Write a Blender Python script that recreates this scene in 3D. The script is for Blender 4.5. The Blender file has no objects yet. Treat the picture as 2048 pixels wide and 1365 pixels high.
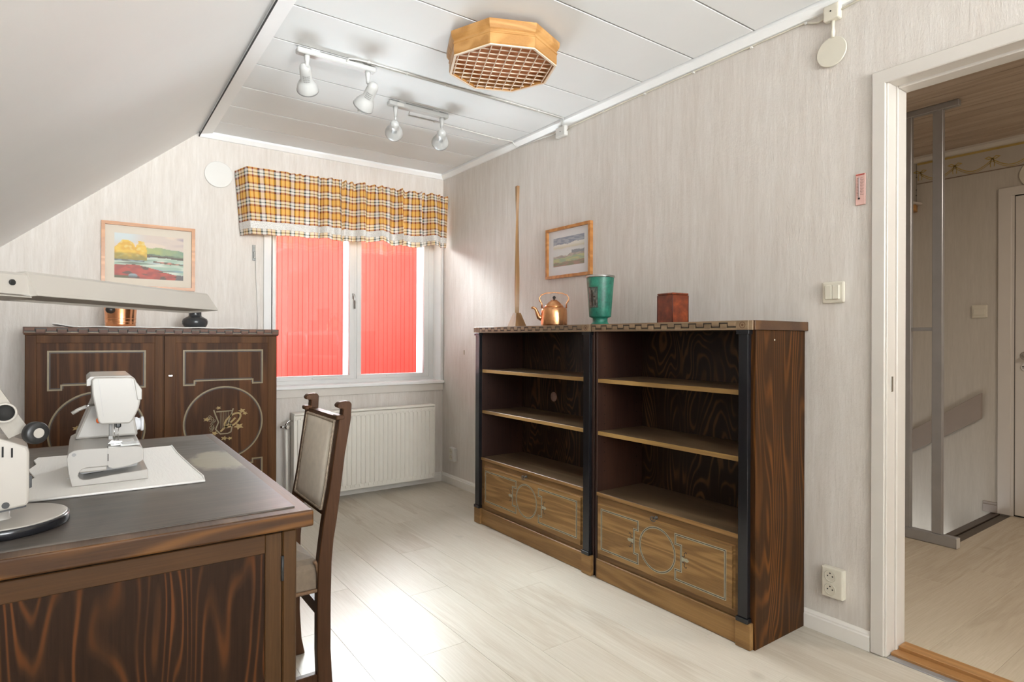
import bpy, bmesh, math, random
from mathutils import Vector, Matrix, noise
random.seed(7)
SC = bpy.context.scene
COL = SC.collection
PI = math.pi

EXPOSURE, SKY, P_WIN, P_UP, P_REAR, P_HALL, FTOP = 0.77, 2.5, 500.0, 135.0, 118.0, 16.0, 2.5
# ------------------------------------------------------------------ camera
YAW, ROLL, CAMZ = 0.619882, 0.003579, 1.13
cam_d = bpy.data.cameras.new('camera')
cam = bpy.data.objects.new('camera', cam_d)
COL.objects.link(cam)
cs, sn = math.cos(YAW), math.sin(YAW)
_r, _u, _f = Vector((cs, -sn, 0)), Vector((0, 0, 1)), Vector((sn, cs, 0))
r2 = math.cos(ROLL) * _r + math.sin(ROLL) * _u
u2 = -math.sin(ROLL) * _r + math.cos(ROLL) * _u
M = Matrix((r2, u2, -_f)).transposed().to_4x4()
M.translation = Vector((0, 0, CAMZ))
cam.matrix_world = M
cam_d.sensor_fit = 'HORIZONTAL'
cam_d.sensor_width = 36.0
cam_d.lens = 36.0 * 1199.86 / 2048.0
cam_d.shift_y = -4.23 / 2048.0
cam_d.clip_start = 0.02
SC.camera = cam

# ------------------------------------------------------------------ sky, lights, exposure
SC.view_settings.view_transform = 'Standard'
SC.view_settings.look = 'None'
SC.view_settings.gamma = 1.0
SC.view_settings.use_curve_mapping = False
SC.view_settings.exposure = EXPOSURE
SC.cycles.use_denoising = True
SC.cycles.max_bounces = 10
SC.cycles.diffuse_bounces = 7
SC.cycles.sample_clamp_indirect = 8.0
world = bpy.data.worlds.new('overcast_sky')
SC.world = world
world.use_nodes = True
_bg = world.node_tree.nodes['Background']
_bg.inputs[0].default_value = (0.93, 0.97, 1.0, 1)
_bg.inputs[1].default_value = SKY

def area(name, loc, target, sx, sy, power, col=(1, 1, 1), spread=PI):
    d = bpy.data.lights.new(name, 'AREA')
    d.shape = 'RECTANGLE'; d.size = sx; d.size_y = sy; d.energy = power; d.color = col; d.spread = spread
    o = bpy.data.objects.new(name, d); COL.objects.link(o)
    o.location = loc
    o.rotation_euler = (Vector(target) - Vector(loc)).to_track_quat('-Z', 'Y').to_euler()
    return o
area('daylight_window', (1.95, 5.40, 2.85), (1.40, 2.2, 0.9), 2.6, 1.7, P_WIN, (0.93, 1.0, 1.04), math.radians(140))
area('daylight_from_below', (1.60, 5.40, 0.05), (1.1, 2.6, 2.35), 2.6, 1.1, P_UP, (0.88, 1.0, 1.08), math.radians(130))
area('rear_fill_light', (0.5, -3.74, 1.55), (0.25, -1.8, 2.43), 2.5, 1.2, P_REAR, (0.965, 1.0, 1.02), math.radians(75))  # added fill lamp behind the viewer, aimed up at the ceiling
area('hall_fill_light', (3.3, -0.5, 2.36), (3.4, -0.3, 0.0), 0.35, 0.35, P_HALL, (1.0, 0.89, 0.77))  # added lamp out of view, brightens the hall

# ------------------------------------------------------------------ helpers
def lin(*c):
    out = []
    for v in c:
        v /= 255.0
        out.append(v / 12.92 if v <= 0.04045 else ((v + 0.055) / 1.055) ** 2.4)
    return tuple(out)

def setp(o, label=None, cat=None, group=None, kind=None):
    if label: o['label'] = label
    if cat: o['category'] = cat
    if group: o['group'] = group
    if kind: o['kind'] = kind
    return o

def thing(name, label, cat, loc=(0, 0, 0), group=None, kind=None):
    o = bpy.data.objects.new(name, None)
    o.empty_display_size = 0.1
    COL.objects.link(o); o.location = loc
    return setp(o, label, cat, group, kind)

def root_of(o):
    while o.parent: o = o.parent
    return o

class MB:
    def __init__(s): s.bm = bmesh.new()
    def _merge(s, tmp, smooth=False, mat=None):
        if mat is not None: bmesh.ops.transform(tmp, matrix=mat, verts=tmp.verts)
        if smooth:
            for f in tmp.faces: f.smooth = True
        me = bpy.data.meshes.new('t'); tmp.to_mesh(me); tmp.free()
        s.bm.from_mesh(me); bpy.data.meshes.remove(me)
        return s
    def box(s, x0, x1, y0, y1, z0, z1, b=0.0, seg=1, mat=None):
        t = bmesh.new()
        bmesh.ops.create_cube(t, size=1.0)
        for v in t.verts:
            v.co = Vector(((x0 + x1) / 2 + v.co.x * (x1 - x0), (y0 + y1) / 2 + v.co.y * (y1 - y0), (z0 + z1) / 2 + v.co.z * (z1 - z0)))
        if b > 0: bmesh.ops.bevel(t, geom=list(t.edges), offset=b, segments=seg, affect='EDGES', profile=0.5)
        return s._merge(t, mat=mat)
    def prism(s, pts, fn, a0, a1, b=0.0, seg=1, mat=None, smooth=False):
        """pts 2-D outline; fn(p, q, a) -> xyz; extruded from a0 to a1"""
        t = bmesh.new()
        A = [t.verts.new(fn(p, q, a0)) for p, q in pts]
        B = [t.verts.new(fn(p, q, a1)) for p, q in pts]
        n = len(pts)
        t.faces.new(A); t.faces.new(B[::-1])
        for i in range(n):
            f = t.faces.new((A[i], B[i], B[(i + 1) % n], A[(i + 1) % n]))
            f.smooth = smooth
        bmesh.ops.recalc_face_normals(t, faces=t.faces)
        if b > 0: bmesh.ops.bevel(t, geom=list(t.edges), offset=b, segments=seg, affect='EDGES', profile=0.5)
        return s._merge(t, mat=mat)
    def lathe(s, prof, seg=32, mat=None, smooth=True, cap=True):
        t = bmesh.new(); rings = []
        for r, z in prof:
            rings.append([t.verts.new((max(r, 1e-4) * math.cos(2 * PI * k / seg), max(r, 1e-4) * math.sin(2 * PI * k / seg), z)) for k in range(seg)])
        for a, b in zip(rings, rings[1:]):
            for k in range(seg):
                f = t.faces.new((a[k], a[(k + 1) % seg], b[(k + 1) % seg], b[k])); f.smooth = smooth
        if cap:
            t.faces.new(rings[0][::-1]); t.faces.new(rings[-1])
        bmesh.ops.recalc_face_normals(t, faces=t.faces)
        return s._merge(t, mat=mat)
    def tube(s, pts, r, seg=8, rr=None):
        pts = [Vector(p) for p in pts]; t = bmesh.new(); rings = []
        n = len(pts); up = None
        for i, p in enumerate(pts):
            d = (pts[min(i + 1, n - 1)] - pts[max(i - 1, 0)]).normalized()
            if up is None: up = Vector((0, 0, 1)) if abs(d.z) < 0.9 else Vector((1, 0, 0))
            a = d.cross(up).normalized(); b = a.cross(d).normalized(); up = b
            R = rr[i] if rr else r
            rings.append([t.verts.new(p + R * (math.cos(2 * PI * k / seg) * a + math.sin(2 * PI * k / seg) * b)) for k in range(seg)])
        for a, b in zip(rings, rings[1:]):
            for k in range(seg):
                f = t.faces.new((a[k], a[(k + 1) % seg], b[(k + 1) % seg], b[k])); f.smooth = True
        t.faces.new(rings[0][::-1]); t.faces.new(rings[-1])
        bmesh.ops.recalc_face_normals(t, faces=t.faces)
        return s._merge(t)
    def loft(s, secs, smooth=False, cap=True):
        t = bmesh.new(); rings = [[t.verts.new(p) for p in sec] for sec in secs]
        n = len(secs[0])
        for a, b in zip(rings, rings[1:]):
            for k in range(n):
                f = t.faces.new((a[k], a[(k + 1) % n], b[(k + 1) % n], b[k])); f.smooth = smooth
        if cap: t.faces.new(rings[0][::-1]); t.faces.new(rings[-1])
        bmesh.ops.recalc_face_normals(t, faces=t.faces)
        return s._merge(t)
    def sphere(s, c, r, sx=1, sy=1, sz=1, seg=16):
        t = bmesh.new(); bmesh.ops.create_uvsphere(t, u_segments=seg, v_segments=max(6, seg // 2), radius=1.0)
        for v in t.verts: v.co = Vector((c[0] + v.co.x * r * sx, c[1] + v.co.y * r * sy, c[2] + v.co.z * r * sz))
        return s._merge(t, smooth=True)
    def face(s, pts):
        s.bm.faces.new([s.bm.verts.new(p) for p in pts]); return s
    def ribbon(s, pts, w, fn, closed=False):
        """flat inlaid line of width w along a 2-D polyline; fn(a, b) -> xyz"""
        P = [Vector(p) for p in pts]; n = len(P); L = []; R = []
        for i in range(n):
            a = P[(i - 1) % n] if (closed or i > 0) else None
            c = P[(i + 1) % n] if (closed or i < n - 1) else None
            d1 = (P[i] - a).normalized() if a is not None else (c - P[i]).normalized()
            d2 = (c - P[i]).normalized() if c is not None else d1
            n1 = Vector((-d1.y, d1.x)); n2 = Vector((-d2.y, d2.x))
            m = (n1 + n2)
            m = m.normalized() if m.length > 1e-6 else n1
            k = w / 2 / max(0.35, m.dot(n1))
            L.append(s.bm.verts.new(fn(*(P[i] + m * k)))); R.append(s.bm.verts.new(fn(*(P[i] - m * k))))
        for i in range(n if closed else n - 1):
            j = (i + 1) % n
            s.bm.faces.new((L[i], L[j], R[j], R[i]))
        return s
    def poly(s, pts, fn): return s.face([fn(*p) for p in pts])
    def disc(s, c, r, fn, n=16, ry=None):
        return s.poly([(c[0] + r * math.cos(2 * PI * k / n), c[1] + (ry or r) * math.sin(2 * PI * k / n)) for k in range(n)], fn)
    def build(s, name, mat, parent=None, origin=None, recalc=False):
        if recalc: bmesh.ops.recalc_face_normals(s.bm, faces=s.bm.faces)
        me = bpy.data.meshes.new(name)
        if parent is not None: off = Vector(root_of(parent).location)
        else: off = Vector(origin or (0, 0, 0))
        if off.length > 0: bmesh.ops.translate(s.bm, vec=-off, verts=s.bm.verts)
        s.bm.to_mesh(me); s.bm.free()
        if mat is not None: me.materials.append(mat)
        o = bpy.data.objects.new(name, me); COL.objects.link(o)
        if parent is not None: o.parent = parent
        else: o.location = off
        return o

def struct(name, mb, mat, parent=None, label=None, origin=None):
    o = mb.build(name, mat, parent, origin)
    if parent is None: o['kind'] = 'structure'
    if label: o['label'] = label
    return o
def boxm(*a, **k): return MB().box(*a, **k)
FX = lambda x: (lambda a, b: (x, a, b))       # plane x = const, (y, z)
FY = lambda y: (lambda a, b: (a, y, b))       # plane y = const, (x, z)
FZ = lambda z: (lambda a, b: (a, b, z))
EXY = lambda p, q, a: (p, a, q)               # outline in xz, extruded along y
EYX = lambda p, q, a: (a, p, q)               # outline in yz, extruded along x
EZ = lambda p, q, a: (p, q, a)
def circ(cx, cy, r, n=40, a0=0.0, a1=2 * PI, ry=None):
    return [(cx + r * math.cos(a0 + (a1 - a0) * k / n), cy + (ry or r) * math.sin(a0 + (a1 - a0) * k / n)) for k in range(n + (0 if abs(a1 - a0 - 2 * PI) < 1e-6 else 1))]

# ------------------------------------------------------------------ materials
class NT:
    def __init__(s, name):
        s.m = bpy.data.materials.new(name); s.m.use_nodes = True
        s.t = s.m.node_tree; s.p = s.t.nodes['Principled BSDF']
    def n(s, typ, **kw):
        x = s.t.nodes.new(typ)
        for k, v in kw.items():
            if k in x.bl_rna.properties: setattr(x, k, v)
            else: x.inputs[k.replace('_', ' ')].default_value = v
        return x
    def l(s, a, b): s.t.links.new(a, b)
    def math(s, op, a, b=None):
        x = s.t.nodes.new('ShaderNodeMath'); x.operation = op
        for i, v in enumerate((a, b)):
            if v is None: continue
            if isinstance(v, (int, float)): x.inputs[i].default_value = v
            else: s.l(v, x.inputs[i])
        return x.outputs[0]
    def ramp(s, fac, stops, mode='LINEAR'):
        x = s.t.nodes.new('ShaderNodeValToRGB'); r = x.color_ramp; r.interpolation = mode
        while len(r.elements) < len(stops): r.elements.new(0.5)
        for e, (p, c) in zip(r.elements, stops): e.position = p; e.color = (*c, 1)
        s.l(fac, x.inputs[0]); return x.outputs[0]
    def mix(s, fac, a, b, blend='MIX'):
        x = s.t.nodes.new('ShaderNodeMix'); x.data_type = 'RGBA'; x.blend_type = blend
        for i, v in ((0, fac), (6, a), (7, b)):
            if isinstance(v, (int, float)): x.inputs[i].default_value = v
            elif isinstance(v, tuple): x.inputs[i].default_value = (*v, 1)
            else: s.l(v, x.inputs[i])
        return x.outputs[2]
    def coords(s, scale=(1, 1, 1), rnd=0.0, loc=(0, 0, 0), kind='Object'):
        tc = s.n('ShaderNodeTexCoord'); v = tc.outputs[kind]
        if rnd:
            oi = s.n('ShaderNodeObjectInfo'); k = s.math('MULTIPLY', oi.outputs['Random'], rnd)
            c = s.n('ShaderNodeCombineXYZ'); s.l(k, c.inputs[0]); s.l(k, c.inputs[1]); s.l(k, c.inputs[2])
            a = s.n('ShaderNodeVectorMath', operation='ADD'); s.l(v, a.inputs[0]); s.l(c.outputs[0], a.inputs[1]); v = a.outputs[0]
        mp = s.n('ShaderNodeMapping'); mp.inputs['Scale'].default_value = scale; mp.inputs['Location'].default_value = loc
        s.l(v, mp.inputs[0]); return mp.outputs[0]
    def noise(s, vec, scale, detail=3, rough=0.55, dist=0.0):
        x = s.n('ShaderNodeTexNoise'); x.inputs['Scale'].default_value = scale; x.inputs['Detail'].default_value = detail
        x.inputs['Roughness'].default_value = rough; x.inputs['Distortion'].default_value = dist
        s.l(vec, x.inputs['Vector']); return x.outputs['Fac']
    def bump(s, h, strength=0.3, dist=0.002):
        b = s.n('ShaderNodeBump'); b.inputs['Strength'].default_value = strength; b.inputs['Distance'].default_value = dist
        s.l(h, b.inputs['Height']); s.l(b.outputs[0], s.p.inputs['Normal'])
    def set(s, col=None, rough=0.5, metal=0.0, spec=0.5, coat=0.0):
        if isinstance(col, tuple): s.p.inputs['Base Color'].default_value = (*col, 1)
        elif col is not None: s.l(col, s.p.inputs['Base Color'])
        if isinstance(rough, (int, float)): s.p.inputs['Roughness'].default_value = rough
        else: s.l(rough, s.p.inputs['Roughness'])
        s.p.inputs['Metallic'].default_value = metal
        s.p.inputs['Specular IOR Level'].default_value = spec
        s.p.inputs['Coat Weight'].default_value = coat
        s.p.inputs['Coat Roughness'].default_value = 0.15
        return s.m

def plain(name, col, rough=0.5, metal=0.0, spec=0.5, var=0.06, scale=14.0, bump=0.0, coat=0.0):
    t = NT(name); f = t.noise(t.coords(), scale, 4)
    d = tuple(max(0, c * (1 - var)) for c in col); e = tuple(min(1, c * (1 + var)) for c in col)
    if bump: t.bump(t.noise(t.coords(), scale * 8, 2), bump, 0.001)
    return t.set(t.ramp(f, [(0.3, d), (0.7, e)]), rough, metal, spec, coat)

def wood(name, dark, mid, light, axis='Z', scale=2.2, rings=22.0, stretch=0.16, rough=0.38, fine=0.35, coat=0.0, spec=0.5, bumpy=0.15, rnd=7.0, stops=(0.25, 0.62, 0.9)):
    """rotary-cut softwood veneer: contour lines of a noise stretched along the grain"""
    t = NT(name); ax = 'XYZ'.index(axis)
    sc = [1.0, 1.0, 1.0]; sc[ax] = stretch
    v = t.coords(tuple(sc), rnd)
    n = t.noise(v, scale, 1.6, 0.45, 0.25)
    w = t.math('SINE', t.math('MULTIPLY', n, rings * 6.0))
    w = t.math('ADD', t.math('MULTIPLY', w, 0.5), 0.5)
    big = t.noise(t.coords(tuple(c * 1.7 for c in sc), rnd), scale * 1.3, 2, 0.5)
    w = t.math('MULTIPLY', w, t.math('ADD', t.math('MULTIPLY', big, 1.3), 0.25))
    col = t.ramp(w, [(stops[0], dark), (stops[1], mid), (stops[2], light)])
    sf = [70.0, 70.0, 70.0]; sf[ax] = 2.5
    g = t.noise(t.coords(tuple(sf), rnd), 3.0, 3, 0.6)
    col = t.mix(fine, col, t.ramp(g, [(0.3, tuple(c * 0.45 for c in dark)), (0.75, tuple(min(1, c * 1.1) for c in mid))]))
    t.bump(g, bumpy, 0.0012)
    return t.set(col, rough, 0, spec, coat)

M_WALL = None
def wallpaper(name, a, b, seam_axis=0, bump=0.55):
    t = NT(name)
    v1 = t.coords((14.0, 14.0, 1.1)); f1 = t.noise(v1, 1.6, 5, 0.68, 0.5)
    v2 = t.coords((75.0, 75.0, 7.0)); f2 = t.noise(v2, 1.0, 4, 0.7, 0.6)
    v3 = t.coords((1.0, 1.0, 0.45)); f3 = t.noise(v3, 130.0, 3, 0.75, 0.6)
    c = t.ramp(f1, [(0.28, a), (0.55, tuple((x + y) / 2 for x, y in zip(a, b))), (0.74, b)])
    c = t.mix(0.35, c, t.ramp(f2, [(0.3, tuple(x * 0.88 for x in a)), (0.75, tuple(min(1, x * 1.05) for x in b))]))
    h = t.math('ADD', t.math('MULTIPLY', f2, 0.45), t.math('MULTIPLY', f3, 0.6))
    t.bump(h, bump, 0.004)
    return t.set(c, 0.75, 0, 0.25)
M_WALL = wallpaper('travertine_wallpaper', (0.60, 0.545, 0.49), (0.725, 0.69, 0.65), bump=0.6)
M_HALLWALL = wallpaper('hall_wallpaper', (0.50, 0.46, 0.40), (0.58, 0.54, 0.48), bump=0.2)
M_CEIL = plain('ceiling_white', (0.80, 0.81, 0.81), 0.55, var=0.015, scale=3)
M_SLOPE = plain('sloped_ceiling_white', (0.88, 0.88, 0.875), 0.6, var=0.015, scale=2)
M_TRIM = plain('white_gloss_trim', (0.62, 0.58, 0.53), 0.3, var=0.02, scale=5)
M_CTRIM = plain('ceiling_trim_white', (0.86, 0.865, 0.86), 0.4, var=.01)
M_WINW = plain('window_white_paint', (0.66, 0.655, 0.64), 0.25, var=0.02, scale=5)
M_BASEB = plain('baseboard_white', (0.76, 0.73, 0.68), 0.35, var=0.03, scale=6)
M_SILL = plain('sill_white', (0.84, 0.84, 0.83), 0.25, var=0.01)
M_GREYTRIM = plain('hall_greige_trim', (0.33, 0.28, 0.245), 0.4, var=0.03)
M_ALU = plain('brushed_aluminium', (0.42, 0.42, 0.43), 0.38, 0.6, var=0.05)
M_WHITEPL = plain('white_plastic', (0.64, 0.625, 0.59), 0.35, var=0.01)
M_CREAMPL = plain('cream_plastic', (0.66, 0.62, 0.52), 0.35, var=0.01)
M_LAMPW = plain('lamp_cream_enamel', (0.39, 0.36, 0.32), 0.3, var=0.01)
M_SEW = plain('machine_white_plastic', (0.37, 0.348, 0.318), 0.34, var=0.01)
M_SEWG = plain('machine_grey_plastic', (0.30, 0.295, 0.285), 0.35, var=0.02)
M_BLACK = plain('black_gloss', (0.012, 0.012, 0.014), 0.18, var=0.1)
M_BLACKPL = plain('black_plastic', (0.02, 0.02, 0.02), 0.4, var=0.1)
M_DARK = plain('dark_slot', (0.01, 0.009, 0.008), 0.8, var=0.1)
M_CHROME = plain('chrome', (0.75, 0.75, 0.74), 0.12, 1.0, var=0.02)
M_GREYMET = plain('dull_grey_metal', (0.27, 0.27, 0.255), 0.5, 0.2, var=0.15, scale=40)
M_STEEL = plain('steel', (0.55, 0.54, 0.52), 0.25, 1.0, var=0.04)
M_BRASS = plain('brass', (0.62, 0.43, 0.14), 0.3, 1.0, var=0.05)
M_SPOT = plain('spot_white_enamel', (0.52, 0.52, 0.505), 0.28, var=0.02)
M_GREYEDGE = plain('grey_edge', (0.25, 0.25, 0.24), 0.5, var=0.05)
M_JOINT = plain('ceiling_joint', (0.36, 0.36, 0.365), 0.7, var=0.03)
M_DARKJOINT = plain('dark_joint', (0.06, 0.06, 0.06), 0.8, var=0.05)
M_RAD = plain('radiator_cream', (0.78, 0.75, 0.68), 0.3, var=0.01)

# furniture woods (stained Oregon pine)
M_W_END = wood('stained_pine_end', (0.036, 0.014, 0.004), (0.078, 0.029, 0.007), (0.17, 0.060, 0.012), 'Z', 4.2, 34, 0.16, 0.5, 0.3, spec=0.18, stops=(0.35, 0.68, 0.98))
M_W_BACK = wood('stained_pine_back', (0.026, 0.013, 0.007), (0.046, 0.023, 0.012), (0.16, 0.078, 0.032), 'Z', 6.0, 24, 0.26, 0.45, 0.3, spec=0.35, stops=(0.4, 0.7, 0.98))
M_W_SIDE = wood('stained_inner_side', (0.030, 0.012, 0.008), (0.050, 0.020, 0.012), (0.075, 0.032, 0.018), 'Z', 1.6, 8, 0.1, 0.45, 0.5)
M_W_FRONT = wood('worn_pine_front', (0.225, 0.122, 0.044), (0.300, 0.166, 0.060), (0.345, 0.195, 0.074), 'Y', 8.0, 7, 0.08, 0.42, 0.32, spec=0.25)
M_W_FIELD = wood('worn_pine_field', (0.220, 0.120, 0.044), (0.325, 0.182, 0.066), (0.385, 0.220, 0.082), 'Y', 11.0, 9, 0.08, 0.42, 0.35, spec=0.25)
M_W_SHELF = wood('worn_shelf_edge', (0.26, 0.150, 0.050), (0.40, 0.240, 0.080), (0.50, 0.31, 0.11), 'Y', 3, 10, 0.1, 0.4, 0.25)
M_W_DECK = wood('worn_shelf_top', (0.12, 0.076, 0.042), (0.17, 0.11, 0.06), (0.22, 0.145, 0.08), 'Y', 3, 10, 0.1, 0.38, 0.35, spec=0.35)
M_W_TOP = wood('stained_top', (0.06, 0.027, 0.012), (0.10, 0.045, 0.018), (0.15, 0.07, 0.028), 'Y', 2, 9, 0.1, 0.4, 0.3)
M_W_CAB = wood('cabinet_stain', (0.044, 0.016, 0.005), (0.088, 0.034, 0.010), (0.122, 0.049, 0.014), 'Z', 10.0, 5, 0.06, 0.5, 0.35, spec=0.15)
M_W_CABF = wood('cabinet_frame_stain', (0.062, 0.024, 0.008), (0.095, 0.039, 0.012), (0.120, 0.052, 0.017), 'Z', 8.0, 4, 0.06, 0.5, 0.35, spec=0.15)
M_W_DESKP = wood('desk_panel_pine', (0.022, 0.010, 0.005), (0.038, 0.016, 0.007), (0.115, 0.038, 0.010), 'Z', 6.5, 30, 0.17, 0.5, 0.22, spec=0.12, stops=(0.42, 0.72, 1.0))
M_W_DESKE = wood('desk_edge_pine', (0.050, 0.020, 0.006), (0.092, 0.038, 0.010), (0.16, 0.066, 0.015), 'X', 5.0, 22, 0.12, 0.42, 0.3, spec=0.25)
M_W_DESKF = wood('desk_frame_stain', (0.060, 0.026, 0.008), (0.088, 0.039, 0.012), (0.11, 0.052, 0.017), 'X', 2.0, 6, 0.08, 0.45, 0.35, spec=0.2)
M_W_DESKV = wood('desk_post_stain', (0.064, 0.030, 0.010), (0.092, 0.044, 0.015), (0.115, 0.058, 0.020), 'Z', 2.0, 6, 0.08, 0.45, 0.35, spec=0.2)
M_W_CHAIR = wood('chair_walnut_stain', (0.062, 0.026, 0.011), (0.092, 0.040, 0.017), (0.120, 0.054, 0.023), 'Z', 3.0, 7, 0.08, 0.45, 0.35, spec=0.18)
M_PINE = wood('oiled_pine', (0.38, 0.185, 0.055), (0.46, 0.235, 0.075), (0.51, 0.275, 0.095), 'X', 5, 10, 0.10, 0.4, 0.15, spec=0.3)
M_FRAME = wood('pine_picture_frame', (0.42, 0.17, 0.045), (0.50, 0.215, 0.06), (0.55, 0.25, 0.08), 'X', 6, 10, 0.10, 0.35, 0.15)
M_STAFF = wood('pale_staff_wood', (0.28, 0.145, 0.055), (0.34, 0.185, 0.075), (0.38, 0.215, 0.09), 'Z', 6, 8, 0.06, 0.45, 0.2)
M_OAK = wood('oak_threshold', (0.34, 0.165, 0.055), (0.42, 0.215, 0.08), (0.48, 0.26, 0.10), 'Y', 6, 10, 0.06, 0.35, 0.2)
M_BOX = None
def _floor(name, a, b, c, rough, axis):
    t = NT(name); ax = 'XYZ'.index(axis)
    sc = [1.0, 1.0, 1.0]; sc[ax] = 0.10
    v = t.coords(tuple(sc), 9.0)
    n = t.noise(v, 7.0, 4, 0.6, 0.5)
    w = t.math('ADD', t.math('MULTIPLY', t.math('SINE', t.math('MULTIPLY', n, 42)), 0.5), 0.5)
    n2 = t.noise(v, 3.0, 2, 0.5)
    w = t.math('MULTIPLY', w, t.ramp(n2, [(0.42, (0, 0, 0)), (0.68, (1, 1, 1))]))
    col = t.ramp(w, [(0.0, b), (1.0, a)])
    sf = [90.0, 90.0, 1]; sf[ax] = 3.0
    g = t.noise(t.coords(tuple(sf), 9.0), 2.0, 3, 0.6)
    col = t.mix(0.35, col, t.ramp(g, [(0.3, a), (0.7, c)]))
    oi = t.n('ShaderNodeObjectInfo')
    col = t.mix(t.math('MULTIPLY', oi.outputs['Random'], 0.22), col, a)
    kn = t.noise(t.coords((6, 6, 1), 9.0), 1.0, 1, 0.4)
    col = t.mix(t.math('MULTIPLY', t.ramp(kn, [(0.73, (0, 0, 0)), (0.80, (1, 1, 1))]), 0.35), col, tuple(x * 0.6 for x in a))
    t.bump(g, 0.06, 0.001)
    return t.set(col, rough, 0, 0.28)
M_FLOOR = _floor('whitewashed_laminate', (0.42, 0.355, 0.275), (0.575, 0.53, 0.45), (0.63, 0.59, 0.515), 0.34, 'Y')
M_FLOORH = _floor('hall_laminate', (0.44, 0.36, 0.26), (0.56, 0.48, 0.365), (0.62, 0.55, 0.44), 0.25, 'X')
M_SUB = plain('subfloor', (0.12, 0.10, 0.08), 0.9)
M_GROUND = plain('gravel_ground', (0.25, 0.24, 0.22), 0.9, var=0.3, scale=30)

# ------------------------------------------------------------------ room shell
XW, YW, ZC = 2.33, 4.215, 2.43
SL = 0.85                                   # slope of the slanted ceiling
zs = lambda x: 1.611 + SL * (x + 0.367)
XK = -1.35                                  # knee wall
YB = -3.80                                  # wall behind the camera
HX, HZ = 4.87, 2.44                         # far wall and ceiling of the hall

_pm = {}
def plank(parent, name, mat, x0, x1, y0, y1, z0, z1, bev):
    key = (name, mat.name, round(x1 - x0, 4), round(y1 - y0, 4), round(z1 - z0, 4))
    dx, dy = (x1 - x0) / 2, (y1 - y0) / 2
    if key not in _pm:
        mb = MB().box(-dx, dx, -dy, dy, -(z1 - z0), 0, bev)
        me = bpy.data.meshes.new(name); mb.bm.to_mesh(me); mb.bm.free(); me.materials.append(mat); _pm[key] = me
    o = bpy.data.objects.new(name, _pm[key]); COL.objects.link(o)
    o.parent = parent; o.location = (x0 + dx, y0 + dy, z1)
    return o

floor = struct('floor', boxm(XK, 2.372, YB, YW, -0.05, -0.009), M_SUB, label='pale whitewashed laminate floor of long planks')
W = 0.19
offs = {0: 0.45, 1: 1.92, 2: 1.15, 3: 1.70, 4: 0.98, 5: 1.56}
x = 0.975 - 13 * W; k = -13
while x < 2.37:
    xa, xb = max(x, XK), min(x + W, 2.372)
    if xb - xa > 0.01:
        base = {0: 1.92, 1: 2.40, 2: 1.70, 3: 2.187, 4: 1.10, 5: 2.63}[k % 6]
        y = base - 1.2 * 6
        while y < YW:
            ya, yb = max(y, YB), min(y + 1.2, YW)
            if yb - ya > 0.02: plank(floor, 'plank', M_FLOOR, xa + .0003, xb - .0003, ya + .0003, yb - .0003, -0.009, 0.0, 0.0006)
            y += 1.2
    x += W; k += 1

# right wall with the doorway (y 0.10 .. 0.965), back wall with the window, other walls
YD0, YD1, ZD = 0.10, 0.965, 2.055
mb = MB()
mb.box(XW, XW + .125, YD1, YW + .25, 0, 2.62).box(XW, XW + .125, YB - .1, YD0, 0, 2.62).box(XW, XW + .125, YD0, YD1, ZD, 2.62)
struct('wall_right', mb, M_WALL, label='right wall in pale striated wallpaper')
WX0, WX1, WZ0, WZ1 = 1.03, 2.318, 0.785, 2.11
mb = MB()
mb.box(XK - .1, WX0, YW, YW + .25, -0.1, 2.62).box(WX1, XW + .125, YW, YW + .25, -0.1, 2.62)
mb.box(WX0, WX1, YW, YW + .25, -0.1, WZ0).box(WX0, WX1, YW, YW + .25, WZ1, 2.62)
struct('wall_back', mb, M_WALL, label='window wall in pale striated wallpaper under the sloped ceiling')
struct('wall_left', boxm(XK - .1, XK, YB - .1, YW, 0, zs(XK) + .1), M_WALL, label='low knee wall under the slope')
RX0, RX1, RZ0, RZ1 = -0.8, 1.8, 0.9, 2.2
mb = MB()
mb.box(XK - .1, RX0, YB - .2, YB, 0, 2.62).box(RX1, XW + .1, YB - .2, YB, 0, 2.62).box(RX0, RX1, YB - .2, YB, 0, RZ0).box(RX0, RX1, YB - .2, YB, RZ1, 2.62)
struct('wall_front', mb, M_WALL, label='wall behind the viewer')
# sloped ceiling
XE = 0.588
mb = MB().prism([(XK - .12, zs(XK - .12)), (XE, zs(XE)), (XE, zs(XE) + .15), (XK - .12, zs(XK - .12) + .15)], EXY, YB - .1, YW + .01)
struct('ceiling_slope', mb, M_SLOPE, label='smooth white sloped ceiling')
# flat ceiling: substrate, wide white panels as pieces, edge trims
ceil = struct('ceiling', boxm(XE - .02, XW + .02, YB - .1, YW + .02, ZC + .012, ZC + .1), M_DARKJOINT, label='white panelled ceiling')
ys = [3.957 - .3115 * i for i in range(0, 27)]
edges = [4.183] + ys
for a, b in zip(edges, edges[1:]):
    if a > YB: plank(ceil, 'ceiling_panel', M_CEIL, 0.655, 2.2905, max(b, YB) + .0042, a - .0042, ZC, ZC + .012, 0.0012)
mb = MB()
for b in ys:
    if b > YB: mb.box(0.655, 2.297, b - .005, b + .005, ZC + .0035, ZC + .011)
mb.build('panel_joint', M_JOINT, ceil)
t1 = MB().prism([(XE, 2.408), (0.658, 2.4215), (0.658, 2.445), (XE, 2.445)], EXY, YB, YW)
struct('trim_1', t1, M_CTRIM, label='white trim strip between slope and flat ceiling')
t2 = MB().prism([(XW, 2.393), (XW - .010, 2.395), (XW - .033, 2.418), (XW - .033, 2.445), (XW, 2.445)], EXY, YB, YW - .01)
struct('trim_2', t2, M_CTRIM, label='white ceiling trim along the right wall')
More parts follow.
